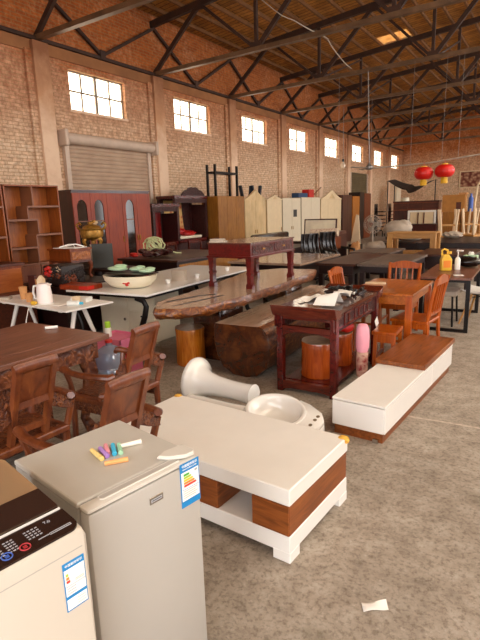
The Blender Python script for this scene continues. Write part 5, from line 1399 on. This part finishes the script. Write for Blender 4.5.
m = MB(); m.tube([(0, -.09, 1.2), (0, -.08, 1.2)], .05, 14); m.build('hub', M['chrome'], t)
for k, (x, y, z, rx, ry, rz_, mt, lab, nm, cat) in enumerate((
        (-3.78, 14.25, .995, .4, .3, .26, 'dust_grey', 'grey plastic-wrapped bundle standing beside the fan', 'wrapped_bundle', 'bundle'),
        (-4.5, 12.85, .39, .15, .17, .36, 'kraft', 'tan paper sack leaning at the foot of the fan', 'paper_sack', 'sack'),
        (-3.85, 12.5, .668, .24, .22, .14, 'dust_grey', 'heap of pale cloth on a dark block before the fan', 'cloth_heap', 'cloth'),
        (-3.3, 13.75, .85, .3, .25, .13, 'dust_grey', 'low grey cloth bundle behind the pine bench', 'cloth_bundle', 'bundle'))):
    m = MB(); m.blob((0, 0, 0), (rx, ry, rz_), 3, .1, k); m.blob((rx * .4, 0, rz_ * .5), (rx * .5, ry * .6, rz_ * .6), 3, .1, k + 5)
    o = m.build(nm, M[mt], loc=(x, y, z), ang=70); tag(o, lab, cat)
dark_table('clutter_table', 'low dark table carrying the grey wrapped bundles', -3.58, 14.1, 1.1, 1.2, .7, 'ebony', 'ebony', apron=.3)
m = MB(); m.prism([(-.14, 0), (.14, 0), (.05, .78), (-.02, .8)], -.02, .02, 'Y'); o = m.build('wedge_board', M['cup_cream'], loc=(-4.72, 13.5, .66), rot=(R(-6), 0, 0)); tag(o, 'tall pale wedge-shaped board standing beside the fan cage', 'board')
m = MB(); m.box(-.15, .15, -.15, .15, 0, .66); o = m.build('dark_block', M['ebony'], loc=(-4.72, 13.5, 0)); tag(o, 'dark block under the wedge-shaped board', 'block')
m = MB(); m.box(-.18, .18, -.2, .2, 0, .51); o = m.build('dark_block', M['ebony'], loc=(-3.85, 12.5, 0)); tag(o, 'dark block under the heap of pale cloth', 'block')
# pine bench frame
t = thing('pine_bench', 'light pine table frame with lower rail standing among dark tables', 'table frame', (-2.88, 12.3, 0))
PW, PL, PH = 1.1, .6, 1.05
m = MB(); m.box(-PW / 2, PW / 2, -PL / 2, PL / 2, PH - .03, PH, b=.003); m.build('top_board', M['pine'], t, flat=True)
m = MB(); m.box(-PW / 2 + .03, PW / 2 - .03, -PL / 2 + .03, -PL / 2 + .06, PH - .14, PH - .03).box(-PW / 2 + .03, PW / 2 - .03, PL / 2 - .06, PL / 2 - .03, PH - .14, PH - .03); m.build('apron', M['pine'], t, flat=True)
m = MB(); m.box(-PW / 2 + .03, PW / 2 - .03, -PL / 2 + .01, PL / 2 - .01, .55, .6); m.build('lower_shelf', M['pine'], t, flat=True)
for sx in (-1, 1):
    for sy in (-1, 1):
        x, y = sx * (PW / 2 - .06), sy * (PL / 2 - .06)
        m = MB(); m.box(x - .06, x + .06, y - .05, y + .05, 0, PH - .03); m.build('leg', M['pine_end'], t, flat=True)
# ---- dining set
t = thing('dining_table', 'small orange-brown wooden dining table with square legs', 'dining table', (-1.6, 5.9, 0), R(1))
m = MB(); m.box(-.36, .36, -.56, .56, .735, .762, b=.004); m.build('tabletop', M['orange_wood_y'], t, flat=True)
m = MB()
for s in (-1, 1): m.box(s * .31 - .012, s * .31 + .012, -.5, .5, .64, .735).box(-.3, .3, s * .51 - .012, s * .51 + .012, .64, .735)
m.build('apron', M['orange_wood_y'], t, flat=True)
for sx in (-1, 1):
    for sy in (-1, 1):
        m = MB(); m.box(sx * .31 - .033, sx * .31 + .033, sy * .51 - .033, sy * .51 + .033, 0, .735); m.build('leg', M['orange_wood_z'], t, flat=True)
def slat_chair(lab, loc, rz):
    t = thing('dining_chair', lab, 'chair', loc, rz, 'slat-back dining chairs')
    w = M['orange_wood_z']      # faces -x
    m = MB(); m.box(-.22, .2, -.22, .22, .42, .455, b=.008); m.build('seat', w, t, flat=True)
    for s in (-1, 1):
        m = MB(); m.box(-.2, -.16, s * .19 - .02, s * .19 + .02, 0, .42); m.build('leg', w, t, flat=True)
        m = MB(); m.tube([(.24, s * .19, 0), (.19, s * .19, .25), (.185, s * .19, .45), (.22, s * .195, .7), (.27, s * .2, .92)], [.02, .022, .022, .02, .018], 6, flat=(1.0, 1.2)); m.build('rear_leg', w, t)
    m = MB(); P = [(-.215, .85)]
    for k in range(9): P.append((-.215 + .43 * k / 8, .9 + .05 * math.sin(PI * k / 8)))
    P.append((.215, .85)); Mx = Matrix.Translation((.065, 0, 0)) @ Matrix.Shear('YZ', 4, (0, 0)) if False else Matrix.Translation((.06, 0, .0))
    m.prism(P, .185, .212, 'X', Mx); m.build('crest_rail', w, t, flat=True)
    m = MB(); m.bar((.2, -.19, .53), (.2, .19, .53), .022, .04); m.build('lower_rail', w, t, flat=True)
    for y in (-.11, -.037, .037, .11):
        m = MB(); m.bar((.2, y, .53), (.255, y, .87), .012, .035, up=(1, 0, 0)); m.build('back_slat', w, t, flat=True)
    m = MB(); m.box(-.19, .19, -.2, -.18, .36, .42).box(-.19, .19, .18, .2, .36, .42).box(-.19, -.17, -.19, .19, .36, .42).box(-.18, .18, -.197, -.183, .18, .21).box(-.18, .18, .183, .197, .18, .21); m.build('seat_frame', w, t, flat=True)
    return t
sc = slat_chair('orange-red slat chair on the open floor side of the dining table', (-1.27, 5.7, 0), R(-6))
dup(sc, (-1.72, 6.66, 0), R(90), 'slat chair at the far end of the dining table, facing us across it')
dup(sc, (-2.1, 6.02, 0), R(180), 'slat chair tucked behind the altar table on the inner side of the dining table')
t = thing('dining_stool', 'small orange wooden stool in front of the dining table, behind the TV stand', 'stool', (-1.39, 5.02, 0), R(3))
m = MB(); m.box(-.125, .115, -.18, .18, .42, .455, b=.006); m.build('seat', M['orange_wood_z'], t, flat=True)
for sx in (-1, 1):
    for sy in (-1, 1):
        m = MB(); m.bar((sx * .09, sy * .15, .42), (sx * .095, sy * .165, 0), .036); m.build('leg', M['orange_wood_z'], t, flat=True)
m = MB(); m.box(-.09, .09, -.155, -.135, .34, .42).box(-.09, .09, .135, .155, .34, .42).box(-.1, -.08, -.15, .15, .16, .2).box(.08, .1, -.15, .15, .16, .2); m.build('apron', M['orange_wood_z'], t, flat=True)
m = MB(); m.box(-.12, .12, -.05, .05, 0, .02, b=.004); o = m.build('remote_tray', M['cup_cream'], loc=(-1.82, 5.95, .7625), rz=.3); tag(o, 'small pale dish lying on the dining table', 'dish')
# ---- desk with black metal legs
t = thing('metal_leg_desk', 'brown-topped desk on black metal legs with a yellow jug on it', 'desk', (-1.24, 7.72, 0), R(2))
m = MB(); m.box(-.33, .33, -.78, .78, .71, .74, b=.003); m.build('tabletop', M['desk_top'], t, flat=True)
for sy in (-1, 1):
    for sx in (-1, 1):
        m = MB(); m.box(sx * .29 - .025, sx * .29 + .025, sy * .7 - .025, sy * .7 + .025, 0, .71); m.build('leg', M['black_metal'], t, flat=True)
    for z0 in (0, .67):
        m = MB(); m.box(-.27, .27, sy * .7 - .02, sy * .7 + .02, z0, z0 + .04); m.build('leg_bar', M['black_metal'], t, flat=True)
t = thing('yellow_jug', 'yellow plastic jug with a handle standing on the metal-legged desk', 'jug', (-1.33, 7.66, .741), .5)
m = MB(); m.box(-.075, .075, -.055, .055, 0, .18, b=.018); m.prism([(-.07, .17), (.07, .17), (.03, .235), (-.045, .235)], -.05, .05, 'Y', b=.01); m.build('body', M['yellow_plastic'], t, ang=30)
m = MB(); m.tube([(-.06, 0, .22), (-.06, 0, .29), (-.03, 0, .31), (.02, 0, .29), (.02, 0, .24)], .014, 8); m.build('handle', M['yellow_plastic'], t)
m = MB(); m.lathe([(.022, .24), (.022, .275), (0, .275)], 14, Matrix.Translation((.055, 0, 0))); m.build('cap', M['yellow_plastic'], t)
m = MB(); m.box(-.05, .05, -.063, -.06, .05, .15); m.build('printed_label', M['print_orange'], t, flat=True)
t = thing('pump_dispenser', 'white pump dispenser standing right beside the yellow jug', 'dispenser', (-1.2, 7.84, .741))
m = MB(); m.lathe([(0, 0), (.04, 0), (.04, .15), (.02, .18), (0, .18)], 16); m.build('bottle', M['water_white'], t)
m = MB(); m.tube([(0, 0, .18), (0, 0, .27)], .008, 8).tube([(-.02, 0, .275), (.07, 0, .27)], .012, 8); m.build('pump_head', M['white_gloss'], t)
t = thing('black_bag', 'shiny black bag slumped on the metal-legged desk', 'bag', (-1.12, 8.18, .741))
m = MB(); m.blob((0, 0, .078), (.2, .13, .07), 3, .08, 2); m.blob((.06, .03, .11), (.12, .09, .04), 3, .08, 4); m.build('bag_body', M['leather'], t)
m = MB(); m.tube([(-.1, -.05, .13), (-.03, -.07, .16), (.05, -.06, .16), (.1, -.02, .14)], .012, 6); m.build('strap', M['black_plastic'], t)
t = thing('tissue_pack', 'pale green tissue pack behind the black bag', 'tissue box', (-1.1, 8.4, .741))
m = MB(); m.box(-.1, .1, -.06, .06, 0, .16, b=.01); m.build('pack', M['pastel_green'], t, flat=True)
m = MB(); m.blob((0, 0, .18), (.04, .03, .035), 2, .25, 4); m.build('tissue', M['paper'], t)
m = MB(); m.box(-.06, .06, -.04, .04, 0, .004); o = m.build('paper_note', M['paper'], loc=(-1.08, 7.2, .7405), rz=.4); tag(o, 'small white note lying at the near edge of the metal-legged desk', 'note')
# office chair under it and white shell chair
t = thing('grey_seat_chair', 'black metal chair with a grey seat pushed under the metal-legged desk', 'chair', (-1.34, 7.5, 0))
m = MB(); m.box(-.24, .24, -.22, .22, .43, .5, b=.02); m.build('seat', M['dust_grey'], t, ang=30)
for sx in (-1, 1):
    for sy in (-1, 1):
        m = MB(); m.tube([(sx * .18, sy * .17, .43), (sx * .2, sy * .2, 0)], .014, 8); m.build('leg', M['black_metal'], t)
t = thing('shell_chair', 'white plastic shell chair on splayed wooden legs, beside the metal-legged desk', 'chair', (-.84, 7.72, 0), R(-8))
def shell(u, v):
    y = (v - .5) * .46
    if u < .5:
        s = u / .5; x = -.22 + .4 * s; z = .46 - .03 * math.sin(s * PI) + .05 * (2 * v - 1) ** 2
    else:
        s = (u - .5) / .5; x = .18 + .1 * s + .03 * math.sin(s * PI / 2); z = .46 + .4 * s; y *= 1 - .25 * s; x -= .08 * (2 * v - 1) ** 2 * (1 - s * .3)
        z += .05 * (2 * v - 1) ** 2 * (1 - s)
    return (x, y, z)
m = MB(); m.grid(shell, 16, 10, .014); m.build('shell_seat', M['white_gloss'], t, ang=80)
for sx in (-1, 1):
    for sy in (-1, 1):
        m = MB(); m.tube([(sx * .1, sy * .1, .42), (sx * .22, sy * .22, 0)], [.018, .012], 8); m.build('leg', M['pine_end'], t)
m = MB(); m.bar((-.1, -.1, .38), (.1, .1, .38), .012).bar((-.1, .1, .38), (.1, -.1, .38), .012).box(-.1, .1, -.1, .1, .415, .43); m.build('brace', M['black_metal'], t, flat=True)
# ================================================================== far end
FY = 24.0
t = thing('far_brown_cabinet', 'brown cabinet with open front at the far end under the hanging tarp', 'cabinet', (-5.6, FY, 0))
m = MB(); m.box(-1.0, 1.0, 0, .6, 0, 1.75); m.build('carcass', M['brown_mid'], t, flat=True)
m = MB(); m.box(-1.02, 1.02, -.02, .62, 1.75, 1.82); m.build('top_board', M['brown_edge'], t, flat=True)
for a, b in ((-.98, -.34), (-.32, .32), (.34, .98)):
    m = MB(); m.box(a, b, -.02, 0, 1.45, 1.72); m.build('drawer', M['brown_edge'], t, flat=True)
m = MB(); m.box(-.95, .95, -.012, 0, .12, 1.4); m.build('dark_front', M['cherry_dark'], t, flat=True)
t = thing('white_rack', 'white open frame leaning before the far brown cabinet', 'frame', (-5.2, FY - .5, .82))
m = MB(); m.box(-.6, .6, -.03, .03, .5, .58).box(-.6, -.52, -.03, .03, 0, .5).box(.52, .6, -.03, .03, 0, .5); m.build('frame_bars', M['white_satin'], t, flat=True)
m = MB(); m.box(-.5, .5, .0, .02, .0, .5); m.build('pale_panel', M['cream_pale'], t, flat=True)
for x in (-.15, .1):
    m = MB(); m.bar((x, -.02, 0), (x, -.02, .48), .04); m.build('dark_bar', M['brown_edge'], t, flat=True)
m = MB(); m.box(-.9, .9, -.3, .3, 0, .81, b=.005); o = m.build('dark_counter', M['cherry_dark'], loc=(-5.4, FY - .55, 0)); tag(o, 'dark counter under the white frame', 'counter')
t = thing('cardboard_box', 'large tan cardboard box on top of the far wooden boards', 'box', (-3.95, FY, 1.3))
m = MB(); m.box(-.45, .45, -.3, .3, 0, .72); m.build('carton', M['cardboard'], t, flat=True)
m = MB(); m.box(.12, .32, -.305, -.3, .08, .4); m.build('hand_hole_print', M['brown_edge'], t, flat=True)
m = MB(); m.box(.2, .5, -.28, .26, .721, .8); m.build('open_flap', M['kraft'], t, flat=True)
t = thing('tan_wardrobe', 'pair of tan wooden boards standing under the cardboard box', 'boards', (-3.6, FY, 0))
m = MB(); m.box(-.75, -.02, -.35, .35, 0, 1.295); m.build('board_panel', M['oak_brown'], t, flat=True)
m = MB(); m.box(.02, .75, -.38, .35, 0, 1.295); m.build('board_panel', M['oak_brown'], t, flat=True)
m = MB(); m.lathe([(0, 0), (.1, 0), (.1, .55), (.04, .65), (.04, .75), (0, .75)], 14); o = m.build('blue_bottle', M['blue_paint'], loc=(-3.28, FY - .1, 1.3)); tag(o, 'blue bottle beside the cardboard box', 'bottle')
def upturned(lab, loc, rz):
    t = thing('upturned_chair', lab, 'chair', loc, rz, 'pale upturned chairs at the far end')
    m = MB(); m.box(-.22, .22, -.22, .22, 0, .05); m.build('seat', M['pine_end'], t, flat=True)
    for sx in (-1, 1):
        for sy in (-1, 1):
            m = MB(); m.tube([(sx * .18, sy * .18, .05), (sx * .24, sy * .22, .75)], [.035, .025], 8); m.build('leg', M['cup_cream'], t)
    m = MB(); m.box(-.2, .2, .17, .2, .3, .34).box(-.2, .2, -.2, -.17, .3, .34); m.build('stretcher', M['pine_end'], t, flat=True)
    return t
ux = upturned('pale upturned chair on the long black desk, nearest the pine frame', (-2.65, 15.2, .761), .3)
dup(ux, (-2.0, 15.5, .761), .9, 'pale upturned chair on the long black desk, beside the edge of the picture')
dup(ux, (-2.3, 16.1, .761), -.4, 'pale upturned chair on the long black desk, behind the two others')
t = thing('pink_cloth', 'pinkish cloth bundle lying between the upturned chairs', 'cloth', (-2.35, 14.3, .761))
m = MB(); m.blob((0, 0, .105), (.25, .18, .09), 3, .15, 3); m.build('bundle', M['dust_grey'], t)
t = thing('bent_pipe_stand', 'pale bent pipe stand rising at the picture edge near the far wall', 'stand', (-2.35, 18.0, 0))
m = MB(); m.tube([(0, 0, 0), (0, 0, 1.6), (.05, 0, 2.2), (.2, 0, 2.5), (.45, 0, 2.62)], .03, 8); m.build('pipe', M['cup_cream'], t)
m = MB(); m.box(-.25, .25, -.25, .25, 0, .04).bar((-.35, 0, .0), (.0, 0, 1.2), .03); m.build('base', M['grey_metal'], t, flat=True)
# hanging tarp
t = thing('hanging_tarp', 'dark brown tarp sagging between two poles near the far wall', 'tarp', (-6.2, 25.4, 0))
m = MB()
m.grid(lambda u, v: (-.95 + 1.95 * u, -.5 + 1.2 * v, 2.82 - .12 * u - (.55 * math.sin(PI * min(1, u * 1.02)) * (.6 + .4 * (1 - v))) * (.75 if u < .5 else 1) + .1 * v), 18, 6, .02); m.build('sheet', M['tarp'], t, ang=80)
for x, y in ((-.95, -.5), (-.95, .7), (1.0, .7)):
    m = MB(); m.tube([(x, y, 0), (x, y, 2.8)], .025, 8); m.build('pole', M['black_metal'], t)
# picture on the end wall
t = thing('wall_picture', 'wide framed picture with a reddish pattern hanging on the far wall', 'picture', (-5.2, Y1 - .04, 2.7))
m = MB(); m.box(-.8, 1.2, 0, .035, 0, 1.0); m.build('picture_sheet', M['picture_red'], t, flat=True)
m = MB(); m.box(-.86, 1.26, -.02, .035, -.06, 0).box(-.86, 1.26, -.02, .035, 1.0, 1.06).box(-.86, -.8, -.02, .035, 0, 1.0).box(1.2, 1.26, -.02, .035, 0, 1.0); m.build('frame', M['cream_pale'], t, flat=True)
# ================================================================== hanging things
t = thing('ceiling_fan', 'old ceiling fan hanging on a long thin rod from the roof truss', 'ceiling fan', (-5.0, 15.4, 2.8))
m = MB(); m.tube([(0, 0, .1), (-.05, 0, 1.4), (-.1, 0, 2.72)], .014, 8); m.build('down_rod', M['grey_metal'], t)
m = MB(); m.lathe([(0, -.06), (.07, -.06), (.12, -.03), (.12, .03), (.06, .08), (.03, .14), (0, .14)], 18); m.build('motor_housing', M['grey_metal'], t)
for k in range(3):
    a = R(8 + 120 * k); Mx = Matrix.Rotation(a, 4, 'Z') @ Matrix.Rotation(R(10), 4, 'X')
    m = MB(); m.box(.1, .25, -.02, .02, -.006, .006, Mx); m.prism([(.22, -.05), (.78, -.075), (.8, .06), (.22, .04)], -.004, .004, 'Z', Mx); m.build('blade', M['dust_grey'], t, flat=True)
t = thing('hanging_pole', 'thin bamboo pole hung level on strings, carrying the red lanterns', 'pole', (-3.2, 15.2, 2.72))
m = MB(); m.tube([(-1.7, .1, .05), (0, 0, .08), (2.1, -.1, .28)], .022, 8); m.build('pole', M['dust_grey'], t)
for x, z in ((-.55, 2.75), (.3, 2.8), (.72, 2.8)):
    m = MB(); m.tube([(x, 0, .08), (x, .1, 2.8)], .004, 5); m.build('string', M['grey_metal'], t)
def lantern(lab, loc):
    t = thing('red_lantern', lab, 'lantern', loc, 0, 'red lanterns on the pole')
    m = MB()
    pr = [(.08, .17)] + [(.1 + .158 * math.cos(a), .17 * math.sin(a)) for a in [R(75 - 150 * k / 12) for k in range(13)]] + [(.08, -.17)]
    m.lathe(pr, 24, wob=lambda u, z: .006 * math.cos(2 * PI * u * 12)); m.build('paper_globe', M['lantern_red'], t)
    m = MB(); m.lathe([(.085, .165), (.085, .195), (0, .195)], 16); m.build('top_cap', M['lantern_gold'], t)
    m = MB(); m.lathe([(.085, -.195), (.085, -.165)], 16)
    for k in range(16):
        a = 2 * PI * k / 16; m.tube([(.075 * math.cos(a), .075 * math.sin(a), -.19), (.08 * math.cos(a), .08 * math.sin(a), -.33)], .014, 5)
    m.build('tassel', M['lantern_gold'], t)
    m = MB(); m.tube([(0, 0, .195), (0, 0, .3)], .006, 5); m.build('hanger', M['lantern_red'], t)
    return t
l0 = lantern('red lantern with yellow tassel, the one hanging nearer the ceiling fan', (-3.34, 15.1, 2.52))
dup(l0, (-2.79, 15.1, 2.55), 0, 'red lantern with yellow tassel, the one farther from the ceiling fan')
t = thing('light_bulb', 'bare light bulb hanging on a wire in front of the windows', 'bulb', (-7.57, 20, 3.3))
m = MB(); m.lathe([(0, -.14), (.07, -.12), (.1, -.05), (.09, .02), (.045, .1), (.04, .13), (0, .13)], 18); m.build('glass', M['bulb_glass'], t)
m = MB(); m.lathe([(.045, .13), (.045, .22), (.02, .24), (0, .24)], 12); m.build('socket', M['black_plastic'], t)
m = MB(); m.tube([(0, 0, .24), (0, 0, 2.2)], .008, 5); m.build('wire', M['grey_metal'], t)
m = MB(); m.tube([(-6.62, 11.4, 6.72), (-6.36, 11.4, 6.47), (-6.1, 11.42, 6.24), (-5.87, 11.48, 6.05), (-5.62, 11.6, 5.93), (-5.47, 11.75, 5.83), (-5.36, 12.0, 5.77), (-5.27, 12.3, 5.76), (-5.25, 12.7, 5.74), (-5.31, 13.1, 5.68), (-5.37, 13.6, 5.64), (-5.45, 14.2, 5.62), (-5.53, 14.8, 5.62), (-5.58, 15.3, 5.64)], .013, 6)
o = m.build('roof_cable', M['dust_grey']); tag(o, 'pale cable slung across the roof trusses', 'cable')
for k, (x, y) in enumerate(((-6.0, 15.45), (-6.2, 19.25))):
    m = MB(); m.tube([(x, y, 3.0), (x, y, 5.5)], .005, 5); o = m.build('hanging_wire', M['grey_metal']); tag(o, ('thin wire hanging from the roof in front of the lit windows', 'thin wire hanging farther back, beside the bulb')[k], 'wire')
m = MB(); m.grid(lambda u, v: (-.06 + .11 * u, -.03 + .05 * v + .02 * u, .004 + .006 * math.sin(u * 5) * math.sin(v * 3 + 1)), 6, 4, .0015)
o = m.build('paper_scrap', M['paper'], loc=(-.52, 1.84, .003), rz=.5, ang=80); tag(o, 'small torn white scrap of paper lying on the bare concrete floor', 'paper')
